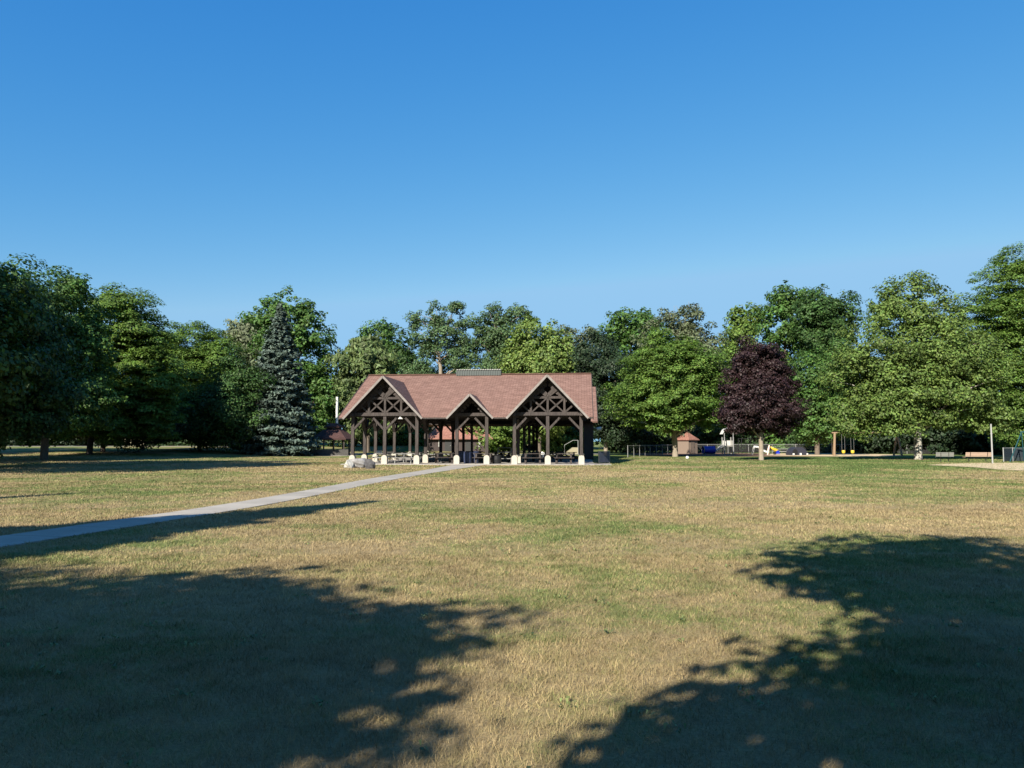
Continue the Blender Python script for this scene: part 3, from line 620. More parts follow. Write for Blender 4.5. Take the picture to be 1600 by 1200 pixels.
# ------------------------------------------------------------------ pavilion
YAW = R(-5)
PX0 = -3.3
PAV = thing('picnic_pavilion', 'large open timber picnic pavilion with red-brown shingle roof and three front gables', 'pavilion', (PX0, 58, 0), YAW)
def pav_world(s, d, z=0.0):
    c, n = math.cos(YAW), math.sin(YAW); return (PX0 + s * c - d * n, 58 + s * n + d * c, z)
SL, ZE, DE, DR = .462, 3.50, -.6, 7.6
ZR = ZE + SL * (DR - DE)
SLEFT, SRIGHT = -9.5, 9.2
GAB = [(-6.15, 2.9, 6.55), (.30, 1.66, 5.2), (5.93, 2.9, 6.55)]           # centre, half width, ridge height
zpl = lambda d: ZE + SL * (d - DE)
TH = .14
uv_main = lambda co: (co.x, co.y * 1.10)
ring = [(SLEFT, DE)]
for c, w, zr in GAB:
    dv = DE + (zr - ZE) / SL; ring += [(c - w, DE), (c, dv), (c + w, DE)]
ring += [(SRIGHT, DE), (SRIGHT, DR), (SLEFT, DR)]
MB().slab([(s, d, zpl(d)) for s, d in ring], TH).build('front_roof_slope', [M['shingle']], PAV, uvf=uv_main)
dB = DR * 2 - DE - .15; zb = ZR - SL * (dB - DR)
MB().slab([(SLEFT, DR, ZR), (SRIGHT, DR, ZR), (SRIGHT, dB, zb), (SLEFT, dB, zb)], TH).build('rear_roof_slope', M['shingle'], PAV, uvf=uv_main)
# second, parallel roof behind
D2 = dB + DR - DE; D3 = D2 + DR - DE; z2 = ZR + .05
for nm, ra in (('back_section_roof_slope', [(SLEFT + .3, dB + .05, zb + .02), (9.86, dB + .05, zb + .02), (9.86, D2, z2), (SLEFT + .3, D2, z2)]),
               ('back_section_roof_slope', [(SLEFT + .3, D2, z2), (9.86, D2, z2), (9.86, D3, zb), (SLEFT + .3, D3, zb)])):
    MB().slab(ra, TH).build(nm, M['shingle'], PAV, uvf=uv_main)
MB().bar((SLEFT, DR, ZR + .03), (SRIGHT, DR, ZR + .03), .34, .07).build('ridge_cap', M['shingle'], PAV, uvf=lambda co: (co.x, co.y))
# gable roofs
OV = -.85
for c, w, zr in GAB:
    dv = DE + (zr - ZE) / SL; k = (zr - ZE) / w
    for sg in (-1, 1):
        a = [(c, OV, zr), (c + sg * w, OV, ZE), (c + sg * w, DE, ZE), (c, dv, zr)]
        a = [(p[0], p[1], p[2] + .012) for p in a]
        if sg > 0: a = a[::-1]
        MB().slab(a, TH).build('gable_roof_slope', M['shingle'], PAV, uvf=lambda co: (co.y, co.z * 1.42))
        m = MB(); nx = .075 * sg
        m.bar((c, OV - .03, zr - .075), (c + sg * (w + .05), OV - .03, ZE - .125), .05, .15, (0, 0, 1))
        m.build('barge_board', M['barge'], PAV)
# fascia along main eaves and rakes
prev = SLEFT
segs = []
for c, w, zr in GAB: segs.append((prev, c - w)); prev = c + w
segs.append((prev, SRIGHT))
for a, b in segs:
    if b - a > .05: MB().box(((a + b) / 2, DE - .03, ZE - .09), (b - a, .05, .11)).build('eave_fascia', M['wood'], PAV)
for s_, dd in ((SLEFT - .03, 0), (SRIGHT + .03, 0)):
    m = MB(); m.bar((s_, DE, ZE - .10), (s_, DR, ZR - .10), .05, .24); m.bar((s_, DR, ZR - .10), (s_, dB, zb - .10), .05, .24); m.build('rake_board', M['wood'], PAV)
m = MB(); m.bar((9.89, dB, zb - .08), (9.89, D2, z2 - .1), .05, .22); m.bar((9.89, D2, z2 - .1), (9.89, D3, zb - .1), .05, .22); m.build('rake_board', M['wood'], PAV)
# end gable infill boards
for s_, y0, y1, yr, zt in ((-8.72, .3, dB - .6, DR, ZR), (8.5, .3, dB - .6, DR, ZR), (8.9, dB + .7, D3 - .8, D2, z2)):
    sgn = 1 if s_ > 0 else -1
    m = MB(); m.add([(s_, y0, 3.72), (s_, y1, 3.72), (s_, yr, zt - .3), (s_ + sgn * .06, y0, 3.72), (s_ + sgn * .06, y1, 3.72), (s_ + sgn * .06, yr, zt - .3)], [(0, 1, 2), (3, 5, 4), (0, 3, 4, 1), (1, 4, 5, 2), (2, 5, 3, 0)])
    m.build('end_gable_boards', M['board'], PAV)
# kitchen wall at the right rear
MB().box((9.42, 23.0, 1.8), (.14, 13.6, 3.5)).build('rear_side_wall', M['board'], PAV)
MB().box((8.98, 16.3, 1.8), (.74, .14, 3.5)).build('return_wall', M['board'], PAV)
# ridge vent
m = MB(); x0, x1 = -2.0, 1.75
m.add([(x0, DR - .30, ZR - .10), (x1, DR - .30, ZR - .10), (x1, DR - .22, ZR + .36), (x0, DR - .22, ZR + .36), (x0, DR + .30, ZR - .10), (x1, DR + .30, ZR - .10), (x1, DR + .22, ZR + .36), (x0, DR + .22, ZR + .36)],
      [(0, 1, 2, 3), (5, 4, 7, 6), (1, 5, 6, 2), (4, 0, 3, 7), (3, 2, 6, 7)])
for i in range(19):
    x = x0 + .1 + i * (x1 - x0 - .2) / 18; m.bar((x, DR - .315, ZR - .08), (x, DR - .235, ZR + .35), .05, .03, (1, 0, 0))
rv = m.build('ridge_vent', M['vent'], PAV)
m = MB()
for i in range(19):
    x = x0 + .1 + i * (x1 - x0 - .2) / 18; m.box((x, DR, ZR + .39), (.15, .62, .07))
m.build('vent_cap', M['ventcap'], rv)
# slab
m = MB(); m.box((0, 14.8, -.02), (18.6, 31.0, .16)); m.box((9.9, 2.2, -.03), (1.3, 4.4, .12)); m.build('floor_slab', M['concrete'], PAV, bevel=.012)
# posts
LINES = (-8.58, -3.73, 3.5, 8.36)
ROWS = [0, 3.3, 6.6, 9.9, 13.2, 16.5, 19.8, 23.1, 26.4, 29.4]
PT, PWD = 3.55, .24
def make_post(s, d, fh=.62, top=PT, br=('x-', 'x+', 'y-', 'y+')):
    p = MB().box((0, 0, (fh + top) / 2), (PWD, PWD, top - fh)).build('post', M['wood'], PAV, loc=(s, d, 0), bevel=.012)
    m = MB(); prof = [(-.21, 0), (.21, 0), (.21, fh - .10)] + [(.21 * math.cos(t), fh - .10 + .19 * math.sin(t)) for t in np.linspace(.25, math.pi - .25, 7)] + [(-.21, fh - .10)]
    n_ = len(prof); m.add([(x, -.21, z) for x, z in prof] + [(x, .21, z) for x, z in prof], [tuple(range(n_)), tuple(range(2 * n_ - 1, n_ - 1, -1))] + [(q, q + n_, (q + 1) % n_ + n_, (q + 1) % n_) for q in range(n_)])
    m.build('footing', M['footing'], p, bevel=0)
    for b in br:
        ax = (1, 0) if b[0] == 'x' else (0, 1); sg = 1 if b[1] == '+' else -1
        MB().bar((ax[0] * sg * .10, ax[1] * sg * .10, top - .92), (ax[0] * sg * .88, ax[1] * sg * .86, top - .10), .15, .24, (ax[1], ax[0], 0)).build('knee_brace', M['wood'], p)
for i, s_ in enumerate(LINES):
    for j, d in enumerate(([0, 3.3, 6.6, 13.2, 19.8, 28.6], [0, 3.3, 9.9, 16.5, 23.1, 29.4], [0, 3.3, 9.9, 16.5, 23.1, 29.4], [0, 3.3, 9.9, 16.5, 23.1, 29.4])[i]):
        front = j == 0
        inn = 'x+' if i in (0, 2) else 'x-'
        if front: br = (inn, 'y+')
        else: br = ('y-', 'y+', inn) if j < 4 else ('y-', inn)
        make_post(s_, d, br=br)
for c in (-6.15, 5.93): make_post(c, 0, br=('x-', 'x+'))
for c in (-.81, 1.42): make_post(c, .35, br=('x+',) if c < 0 else ('x-',))
# beams
for s_ in LINES: MB().box((s_, 14.7, PT + .13), (.22, 30.6, .26)).build('plate_beam', M['wood'], PAV, bevel=.015)
for j, d in enumerate(ROWS[1:]): MB().box((0, d, PT + .14), (17.6, .18, .24)).build('tie_beam', M['wood'], PAV)
MB().box((-.1, .42, PT + .12), (18.2, .2, .24)).build('eave_beam', M['wood'], PAV)
m = MB()                                                     # purlins and inner truss diagonals, coloured near-black to imitate interior shade
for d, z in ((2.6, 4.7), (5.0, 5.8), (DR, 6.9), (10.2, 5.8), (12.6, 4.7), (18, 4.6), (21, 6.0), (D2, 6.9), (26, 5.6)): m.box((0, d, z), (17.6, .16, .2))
m.build('purlins', M['soffit_shade'], PAV)
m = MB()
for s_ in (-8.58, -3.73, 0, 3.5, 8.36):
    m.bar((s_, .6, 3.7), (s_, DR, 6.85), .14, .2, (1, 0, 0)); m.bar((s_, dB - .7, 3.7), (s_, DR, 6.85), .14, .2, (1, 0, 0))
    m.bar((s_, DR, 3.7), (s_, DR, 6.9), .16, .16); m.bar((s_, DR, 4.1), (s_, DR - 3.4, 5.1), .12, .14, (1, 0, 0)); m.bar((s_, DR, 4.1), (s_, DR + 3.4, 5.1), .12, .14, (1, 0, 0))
m.build('roof_truss_frames', M['soffit_shade'], PAV)  # frames blackened in colour for the shade inside the gables
# front gable trusses
def truss(c, w, zr, d):
    bt = MB().box((c, d, 3.72), (2 * w - .82, .22, .26)).build('gable_truss', M['wood'], PAV, bevel=.012)
    def mem(nm, p, q, t=.15, t2=.17): MB().bar((c + p[0], d, p[1]), (c + q[0], d, q[1]), t, t2, (0, 1, 0)).build(nm, M['wood'], bt)
    zc, zt = 3.85, 4.92
    k = (zr - ZE) / w
    for sg in (-1, 1):
        MB().bar((c + sg * (w - .1), d, ZE - .10), (c, d, zr - .26), .15, .2, (0, 1, 0)).build('rafter', M['wood'], bt)
        mem('strut', (sg * 1.22, zc), (sg * 1.22, zt - .08)); mem('diagonal', (sg * 1.16, zt - .1), (sg * .10, zc + .04), .12); mem('diagonal', (sg * 1.13, zc + .02), (sg * .12, zt - .1), .10)
        mem('diagonal', (sg * 1.30, zc + .03), (sg * 1.95, zc + .58), .13)
        mem('upper_brace', (sg * .10, zt + .12), (sg * .88, zt + .72), .18, .24)
        mem('upper_brace', (-sg * .06, zt + .22), (-sg * .45, zt + .62), .20, .26)
    mem('king_post', (0, zc), (0, zt + .25)); mem('collar_beam', (-1.5, zt), (1.5, zt), .17, .17)
    m = MB()                                                 # scalloped board under the ridge
    for i in range(7):
        t = (i + .5) / 7; x = .10 + t * 1.25
        m.tube([(c + x, d - .03, zr - .52 - k * x), (c + x, d + .03, zr - .52 - k * x)], .15, 10); m.tube([(c - x, d - .03, zr - .52 - k * x), (c - x, d + .03, zr - .52 - k * x)], .15, 10)
    m.build('scalloped_board', M['wood'], bt)
truss(-6.15, 2.9, 6.55, -.02); truss(5.93, 2.9, 6.55, -.02)
bt = MB().box((.3, .33, 3.70), (2.55, .2, .24)).build('entrance_truss', M['wood'], PAV, bevel=.012)
for sg in (-1, 1): MB().bar((.3 + sg * 1.55, .33, ZE), (.3, .33, 4.95), .14, .18, (0, 1, 0)).build('rafter', M['wood'], bt)
m = MB()
for i in range(5):
    x = .12 + i * .2
    for sg in (-1, 1): m.tube([(.3 + sg * x, .30, 4.72 - 1.02 * x), (.3 + sg * x, .36, 4.72 - 1.02 * x)], .13, 10)
m.build('scalloped_board', M['wood'], bt)
# ceiling boards inside the gables, near-black with the roof shade in their colour
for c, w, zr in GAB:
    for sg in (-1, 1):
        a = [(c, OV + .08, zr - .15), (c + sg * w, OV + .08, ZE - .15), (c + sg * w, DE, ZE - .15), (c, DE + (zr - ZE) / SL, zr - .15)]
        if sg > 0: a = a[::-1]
        MB().slab(a, .02).build('gable_soffit', M['soffit_shade'], PAV)
MB().slab([(SLEFT + .05, DR, ZR - .16), (SRIGHT - .05, DR, ZR - .16), (SRIGHT - .05, dB, zb - .16), (SLEFT + .05, dB, zb - .16)], .02).build('roof_soffit', M['soffit_shade'], PAV)
MB().slab([(s * .995, d + .04, zpl(d + .04) - .155) for s, d in ring[:-2]] + [(SRIGHT - .05, DR, ZR - .16), (SLEFT + .05, DR, ZR - .16)], .02).build('roof_soffit', M['soffit_shade'], PAV)
# lamps of the pavilion
lp = MB().tube([(-5.35, 1.6, 3.42), (-5.35, 1.6, 3.50), (-5.35, 1.6, 3.60)], [.30, .20, .06], 14).build('pendant_lamp', M['white'], PAV)
MB().tube([(-5.35, 1.6, 3.6), (-5.35, 1.6, 4.6)], .02, 6).build('lamp_stem', M['black'], lp)
fl = MB().tube([(9.85, 19, 2.9), (10.3, 19, 2.95)], [.16, .18], 12).build('flood_lamp', M['white'], PAV)
MB().tube([(8.7, 19, 3.1), (9.4, 19, 3.1), (9.85, 19, 2.93)], .04, 6).build('lamp_arm', M['galv'], fl)

# ------------------------------------------------------------------ picnic tables and things under the roof
def make_table(name, label, L, top_m, frame_m, metal=False):
    t = thing(name, label, 'picnic table')
    m = MB()
    for i in range(5): m.box((0, -.30 + i * .15, .745), (L, .135, .045))
    m.build('table_top', top_m, t)
    for sg in (-1, 1):
        m = MB()
        for q in (-.07, .07): m.box((0, sg * .66 + q, .44), (L, .13, .045))
        m.build('bench_seat', top_m, t)
        x = sg * (L / 2 - .24)
        m = MB()
        if metal:
            m.tube([(x, -.62, .0), (x, -.30, .70), (x, .30, .70), (x, .62, .0)], .028, 7); m.tube([(x, -.74, .40), (x, .74, .40)], .026, 7)
        else:
            m.bar((x, -.30, .72), (x, -.72, .0), .05, .13, (1, 0, 0)); m.bar((x, .30, .72), (x, .72, .0), .05, .13, (1, 0, 0)); m.box((x + .05 * sg, 0, .40), (.045, 1.5, .10)); m.box((x + .05 * sg, 0, .70), (.045, .66, .09))
        m.build('leg_frame', frame_m, t)
    m = MB()
    if metal: m.tube([(-L / 2 + .24, 0, .40), (L / 2 - .24, 0, .40)], .025, 7)
    else: m.bar((-L / 2 + .2, 0, .40), (-.1, 0, .70), .045, .08); m.bar((L / 2 - .2, 0, .40), (.1, 0, .70), .045, .08)
    m.build('brace', frame_m, t); return t
GT = 'picnic tables under the pavilion'
tb = make_table('picnic_table', 'dark brown picnic table at the right front corner of the pavilion', 1.55, M['wood'], M['wood'])
tb.location = pav_world(7.05, 1.5, .06); tb.rotation_euler = (0, 0, YAW); tb['group'] = GT
deep_lab = 'dark brown picnic table in the rows farther back under the pavilion roof'
for s_, d, r_, lab in ((4.75, 1.5, .03, 'dark brown picnic table second from the right at the pavilion front'),
                       (1.0, 2.0, -.02, 'dark picnic table right of the navy bins by the entrance'),
                       (-2.1, 2.2, .3, 'dark picnic table left of the entrance posts'),
                       (5.9, 5.2, .0, deep_lab), (7.2, 8.5, .05, deep_lab), (4.9, 8.3, .0, deep_lab), (2.0, 6.0, .0, deep_lab), (-1.0, 6.2, .0, deep_lab), (-1.9, 10.2, .0, deep_lab), (.9, 10.4, .0, deep_lab), (6.0, 12, 0, deep_lab), (1.6, 14.6, 0, deep_lab), (-1.4, 14.4, 0, deep_lab)):
    copy_thing(tb, pav_world(s_, d, .06), YAW + r_, lab, GT)
GM = 'metal framed tables under the left gable'
tm = make_table('metal_picnic_table', 'pale metal framed table nearest the front under the left gable', 1.7, M['slatgrey'], M['steel'], True)
tm.location = pav_world(-4.95, 1.3, .06); tm.rotation_euler = (0, 0, YAW); tm['group'] = GM
for s_, d, r_, lab in ((-4.9, 3.9, .05, 'second pale metal framed table behind the nearest under the left gable'), (-7.2, 8.2, 0, 'pale metal framed table by the left row of posts'),
                       (-4.9, 6.8, 0, 'pale metal framed table in the middle rows of the left side'), (-4.9, 10.0, 0, 'pale metal framed table deep inside the left side'), (-6.9, 2.6, 1.45, 'pale metal framed table turned end-on behind the middle left post'), (-4.6, 5.4, 1.5, 'pale metal framed table turned end-on beside the inner left posts'), (-6.6, 5.6, .1, 'pale metal framed table halfway back by the centre of the left gable'), (-2.2, 5.2, .1, 'pale metal framed table just left of the entrance, behind the dark one')):
    copy_thing(tm, pav_world(s_, d, .06), YAW + r_, lab, GM)
def make_bin(name, label, r, h, mat):
    t = thing(name, label, 'rubbish bin')
    MB().tube([(0, 0, 0), (0, 0, h * .08), (0, 0, h * .5), (0, 0, h * .92), (0, 0, h * .97)], [r * .9, r * .95, r * 1.03, r * 1.0, r * 1.08], 18).build('barrel', mat, t)
    MB().tube([(0, 0, h * .97), (0, 0, h * 1.02), (0, 0, h * 1.06)], [r * 1.0, r * .8, r * .3], 18).build('lid', mat, t); return t
b = make_bin('rubbish_bin', 'navy blue bin right behind the entrance posts', .31, .86, M['navy']); b.location = pav_world(-.25, 2.0, .06); b['group'] = 'bins under the pavilion'
copy_thing(b, pav_world(.25, 2.6, .06), .3, 'navy blue bin touching the right side of the entrance bin', 'bins under the pavilion')
copy_thing(b, pav_world(-1.25, 4.6, .06), .7, 'navy blue bin left of the left entrance post', 'bins under the pavilion')
g = make_bin('rubbish_bin', 'low black bin right of the right entrance post', .34, .62, M['black']); g.location = pav_world(2.05, 1.4, .06)
t = thing('white_jug', 'white plastic jug on the second front table from the right', 'jug', pav_world(5.42, 2.15, .525))
MB().tube([(0, 0, 0), (0, 0, .28), (0, 0, .36), (0, 0, .42)], [.13, .13, .06, .05], 12).build('body', M['white'], t); MB().tube([(.05, 0, .36), (.16, 0, .32), (.13, 0, .18)], .02, 6).build('handle', M['white'], t)
t = thing('folding_chair', 'pale metal folding chair by the left post row under the left gable', 'chair', pav_world(-7.6, 4.2, .06), .4)
MB().box((0, 0, .45), (.44, .42, .035)).build('seat', M['white'], t); MB().bar((0, .22, .62), (0, .27, .92), .44, .03, (0, 1, 0)).build('backrest', M['white'], t)
for sx in (-1, 1):
    MB().tube([(.2 * sx, -.22, 0), (.2 * sx, .24, .62), (.2 * sx, .28, .94)], .016, 6).build('leg', M['steel'], t); MB().tube([(.2 * sx, .26, 0), (.2 * sx, -.15, .45)], .016, 6).build('leg', M['steel'], t)
# grill cart near the right entrance side
t = thing('steel_serving_cart', 'steel shelf cart with white top things right of the entrance', 'cart', pav_world(2.3, 5.0, .06), YAW)
for z in (.3, .8): MB().box((0, 0, z), (1.1, .6, .04)).build('shelf', M['galv'], t)
for sx in (-1, 1):
    for sy in (-1, 1): MB().tube([(.52 * sx, .27 * sy, 0), (.52 * sx, .27 * sy, 1.15)], .02, 6).build('leg', M['galv'], t)
MB().tube([(-.52, .27, 1.15), (.52, .27, 1.15)], .02, 6).build('rail', M['galv'], t)
# bluish railing panels at the right end
t = thing('panel_railing', 'blue-grey slatted railing panel at the right end of the pavilion', 'railing', pav_world(10.1, 3.6, .04), YAW + R(58))
m = MB()
for i in range(8): m.box((-.7 + i * .2, 0, .48), (.14, .03, .78))
m.build('slats', plain('blue_grey_panel', (.05, .06, .09), .6, var=.2), t)
for sx in (-.8, .8): MB().box((sx, 0, .48), (.07, .07, .96)).build('railing_post', M['slatgrey'], t)
for z in (.08, .9): MB().box((0, .035, z), (1.6, .04, .05)).build('railing_rail', M['slatgrey'], t)

# ------------------------------------------------------------------ boulders
def rock(name, label, loc, size, mat, seed, rz=0.0, flatk=.75):
    bm = bmesh.new(); bmesh.ops.create_icosphere(bm, subdivisions=5, radius=1)
    rs = np.random.RandomState(seed); pl = rs.normal(size=(11, 3)); pl /= np.linalg.norm(pl, axis=1)[:, None]; dd = rs.uniform(.62, .92, 11)
    for v in bm.verts:
        c = np.array(v.co)
        for p_, q in zip(pl, dd):
            e = c @ p_ - q
            if e > 0: c = c - p_ * e * .88
        c = c * (1 + .035 * math.sin(c[0] * 9 + seed) * math.sin(c[1] * 8) + .03 * math.sin(c[2] * 13 + c[0] * 5)) + rs.normal(size=3) * .004
        v.co = Vector((c[0] * size[0], c[1] * size[1], max(c[2], -.5) * size[2]))
    me = bpy.data.meshes.new(name); bm.to_mesh(me); bm.free(); me.materials.append(mat); me.shade_smooth()
    o = bpy.data.objects.new(name, me); COL.objects.link(o); o.location = loc; o.rotation_euler = (0, 0, rz); return tag(o, label, 'boulder')
p = G(559, 731); rock('boulder', 'large pale grey boulder on the lawn before the left pavilion corner', (p[0], p[1], .25), (.74, .62, .46), M['rock'], 5, .3)
p = G(577, 732.5); rock('boulder', 'smaller dark boulder leaning on the right of the pale one', (p[0], p[1], .22), (.33, .42, .46), M['rockdark'], 8, .9)
p = G(548, 731.5); rock('boulder', 'low whitish slab of rock at the left foot of the pale boulder', (p[0] - .12, p[1] + .1, .16), (.42, .42, .40), plain('white_rock', (.36, .345, .31), .95, var=.3, scale=3, bump=.8), 12, .1)

# ------------------------------------------------------------------ small hexagonal shelter on the left
p = (at(521, 700, 97)[0], 97.0); hz = float(gz(*p))
SH = thing('picnic_shelter', 'small shelter with two-tier shade-darkened red roof and white chimney pipe', 'shelter', (p[0], p[1], hz), R(14))
def hexring(r, z, n=6, off=0): return [(r * math.cos(off + i * 2 * math.pi / n), r * math.sin(off + i * 2 * math.pi / n), z) for i in range(n)]
zs_ = 2.05
def hiproof(r0, z0, r1, z1, n=6):
    m = MB(); a, b, a2 = hexring(r0, z0, n), hexring(r1, z1, n), hexring(r0, z0 - .16, n)
    m.add(a + b + a2, [(i, (i + 1) % n, n + (i + 1) % n, n + i) for i in range(n)] + [(2 * n + i, 2 * n + (i + 1) % n, (i + 1) % n, i) for i in range(n)] + [tuple(range(2 * n - 1, n - 1, -1)), tuple(2 * n + i for i in range(n))])
    return m
hiproof(2.75, zs_, 1.25, 3.15).build('lower_roof', M['shingle3'], SH, uvf=lambda co: (co.x + co.y * .5, co.z * 2))
hiproof(1.2, 3.55, .5, 3.95).build('upper_roof', M['shingle3'], SH, uvf=lambda co: (co.x + co.y * .5, co.z * 2))
m = MB(); m.tube([(0, 0, 3.0), (0, 0, 3.5)], 1.02, 6); m.build('louvre_drum', M['board'], SH)
MB().tube([(.35, -.1, 3.85), (.35, -.1, 7.2)], .15, 12).build('chimney_pipe', M['white'], SH)
for q in hexring(2.35, 0): MB().box((q[0], q[1], 1.0), (.14, .14, 2.0)).build('post', M['wood'], SH)
for q in hexring(2.35, 0, 6, R(30)): MB().box((q[0] * .93, q[1] * .93, 1.0), (.12, .12, 2.0)).build('post', M['wood'], SH)
MB().box((-.4, -2.1, .38), (4.2, .22, .76)).build('low_wall', plain('shade_dark_wall', (.075, .07, .065), .9, var=.3), SH)  # dark colour paints the shade on the wall front
MB().box((-2.45, -1.9, .40), (.5, .6, .84)).build('end_pier', M['block'], SH)  # paler than the wall, its sunlit end given as colour
m = MB(); m.tube([(0, 0, -.1), (0, 0, .04)], 3.0, 24); m.build('floor_slab', M['concrete'], SH)

# ------------------------------------------------------------------ restroom building behind the pavilion
q0, q1 = at(664, 700, 116), at(770, 700, 116); cx = (q0[0] + q1[0]) / 2; W = q1[0] - q0[0]; zb_ = float(gz(cx, 116))
RB = thing('restroom_building', 'low dark building with pale red hip roof seen through the pavilion', 'building', (cx, 118.5, zb_))
MB().box((0, 0, 1.02), (W - .8, 4.6, 2.04)).build('wall', M['board'], RB)
ez = 1.7 + 5 * 116 / F - zb_
m = MB(); hx, hy, rz_ = W / 2, 2.9, ez + 2.2
m.add([(-hx, -hy, ez), (hx, -hy, ez), (hx, hy, ez), (-hx, hy, ez), (-hx + 2.0, 0, rz_), (hx - 2.0, 0, rz_), (-hx, -hy, ez - .14), (hx, -hy, ez - .14), (hx, hy, ez - .14), (-hx, hy, ez - .14)],
      [(0, 1, 5, 4), (1, 2, 5), (2, 3, 4, 5), (3, 0, 4), (0, 6, 7, 1), (1, 7, 8, 2), (2, 8, 9, 3), (3, 9, 6, 0), (6, 9, 8, 7)])
m.build('roof', M['shingle2'], RB, uvf=lambda co: (co.x + co.y, co.z * 1.7))
for x in (-1.6, 1.4):
    d_ = MB().box((x, -2.33, .98), (.95, .06, 1.9)).build('door', plain('grey_door', (.03, .03, .03), .6), RB); MB().box((x + .36, -2.38, .95), (.05, .05, .14)).build('handle', M['galv'], d_)
for x in (-2.9, 3.0): MB().box((x, -2.34, 1.25), (.28, .05, 1.0)).build('window', M['ventcap'], RB)
# concrete ramp with handrail behind the right gable
p = at(892, 700, 108); RP = thing('access_ramp', 'tan concrete ramp with pale handrail seen under the right gable', 'ramp', (p[0], 108, 0))
m = MB(); m.add([(-1.3, -1, 0), (1.2, -1, 0), (1.2, -1, 1.25), (.3, -1, 1.25), (-1.3, 1, 0), (1.2, 1, 0), (1.2, 1, 1.25), (.3, 1, 1.25)], [(0, 1, 2, 3), (7, 6, 5, 4), (3, 2, 6, 7), (0, 3, 7, 4), (1, 5, 6, 2), (0, 4, 5, 1)]); m.build('ramp_body', M['cream'], RP); RP.scale = (.72, 1, .72)
m = MB(); m.tube([(-1.3, -1, .0), (-1.3, -1, 1.7), (.3, -1, 2.6), (1.25, -1, 2.6)], .05, 6)
m.tube([(1.25, -1, 0), (1.25, -1, 2.6)], .06, 6); m.build('handrail', M['steel'], RP)

# ------------------------------------------------------------------ playground
def GY(px, Y): return np.array([(px - 800) / F * Y, Y, 0.0])
p = GY(1073, 111)
SD = thing('garden_shed', 'small tan shed with reddish pyramid roof behind the pale trunk', 'shed', p, R(40))
MB().box((0, 0, 1.0), (2.0, 2.0, 2.0)).build('wall', M['tanwall'], SD)
m = MB(); e = 1.22; m.add([(-e, -e, 1.98), (e, -e, 1.98), (e, e, 1.98), (-e, e, 1.98), (-.12, -.12, 3.0), (.12, -.12, 3.0), (.12, .12, 3.0), (-.12, .12, 3.0), (-e, -e, 1.88), (e, -e, 1.88), (e, e, 1.88), (-e, e, 1.88)],
  [(0, 1, 5, 4), (1, 2, 6, 5), (2, 3, 7, 6), (3, 0, 4, 7), (4, 5, 6, 7), (0, 8, 9, 1), (1, 9, 10, 2), (2, 10, 11, 3), (3, 11, 8, 0), (8, 11, 10, 9)])
m.build('roof', M['shingle2'], SD, uvf=lambda co: (co.x + co.y, co.z * 2)); MB().box((0, 0, 3.06), (.3, .3, .14)).build('roof_cap', M['shingle3'], SD)
d_ = MB().box((-.2, -1.03, .95), (.95, .06, 1.8)).build('door', plain('tan_door', (.16, .12, .095), .8), SD); MB().box((.16, -1.08, .95), (.05, .05, .12)).build('handle', M['black'], d_)
p = GY(1106, 107)
TN = thing('play_tunnel', 'bright blue plastic crawl tunnel left of the grey slide', 'play tunnel', p, R(8))
m = MB(); nseg = 24; V = []; xs_ = [-.75 + .1 * i for i in range(16)]
rr = [.50 + (.035 if i % 2 else 0) for i in range(16)]
m.tube([(x, 0, .58) for x in xs_], rr, 20, cap=False); m.tube([(x, 0, .58) for x in xs_], [r - .05 for r in rr], 20, cap=False); m.build('tube', M['blue'], TN, smooth=True)
for sx in (-.78, .78):
    rg = [(sx, .54 * math.cos(t), .58 + .54 * math.sin(t)) for t in np.linspace(0, 2 * math.pi, 21)]; MB().tube(rg, .045, 6).build('end_ring', M['steel'] if sx < 0 else M['blue'], TN)
    MB().box((sx * .8, 0, .06), (.1, .8, .14)).build('foot', M['galv'], TN)
p = GY(1136, 108)
TW = thing('slide_tower', 'grey play tower with white canopy and pale slide left of the purple maple', 'play tower', p)
for sx in (-.6, .6):
    for sy in (-.6, .6): MB().box((sx, sy, 1.15), (.12, .12, 2.3)).build('post', M['galv'], TW)
MB().box((0, 0, 1.05), (1.3, 1.3, .1)).build('deck', M['slatgrey'], TW)
MB().box((0, .6, 1.5), (1.1, .06, .7)).build('side_panel', M['slide'], TW); MB().box((.6, 0, 1.5), (.06, 1.1, .7)).build('side_panel', M['slide'], TW)
m = MB(); V = [(-.85, -.8, 2.75), (-.85, .8, 2.75), (-.1, -.8, 3.6), (-.1, .8, 3.6), (.7, -.8, 2.75), (.7, .8, 2.75), (-.55, -.8, 3.3), (-.55, .8, 3.3), (.4, -.8, 3.3), (.4, .8, 3.3)]
m.add(V, [(0, 1, 7, 6), (6, 7, 3, 2), (2, 3, 9, 8), (8, 9, 5, 4)]); m.add([(a, b_, c - .05) for a, b_, c in V], [(0, 6, 7, 1), (6, 2, 3, 7), (2, 8, 9, 3), (8, 4, 5, 9)]); m.build('canopy', M['white'], TW)
for sx in (-.6, .6): MB().box((sx, -.6, 2.5), (.08, .08, .7)).build('canopy_post', M['galv'], TW)
pts = [(-.6, -.2, 1.1), (-1.0, -.25, .95), (-1.6, -.3, .45), (-2.1, -.35, .22), (-2.5, -.4, .2)]
m = MB()
for i in range(4):
    a, b_ = pts[i], pts[i + 1]; m.bar(a, b_, .5, .05); 
    for q in (-.27, .27): m.bar((a[0], a[1] + q, a[2] + .1), (b_[0], b_[1] + q, b_[2] + .1), .05, .24)
m.build('slide_chute', M['slide'], TW)
p = GY(1172, 110)
CF = thing('climbing_frame', 'black metal climbing frame behind the purple maple', 'climbing frame', p)
m = MB()
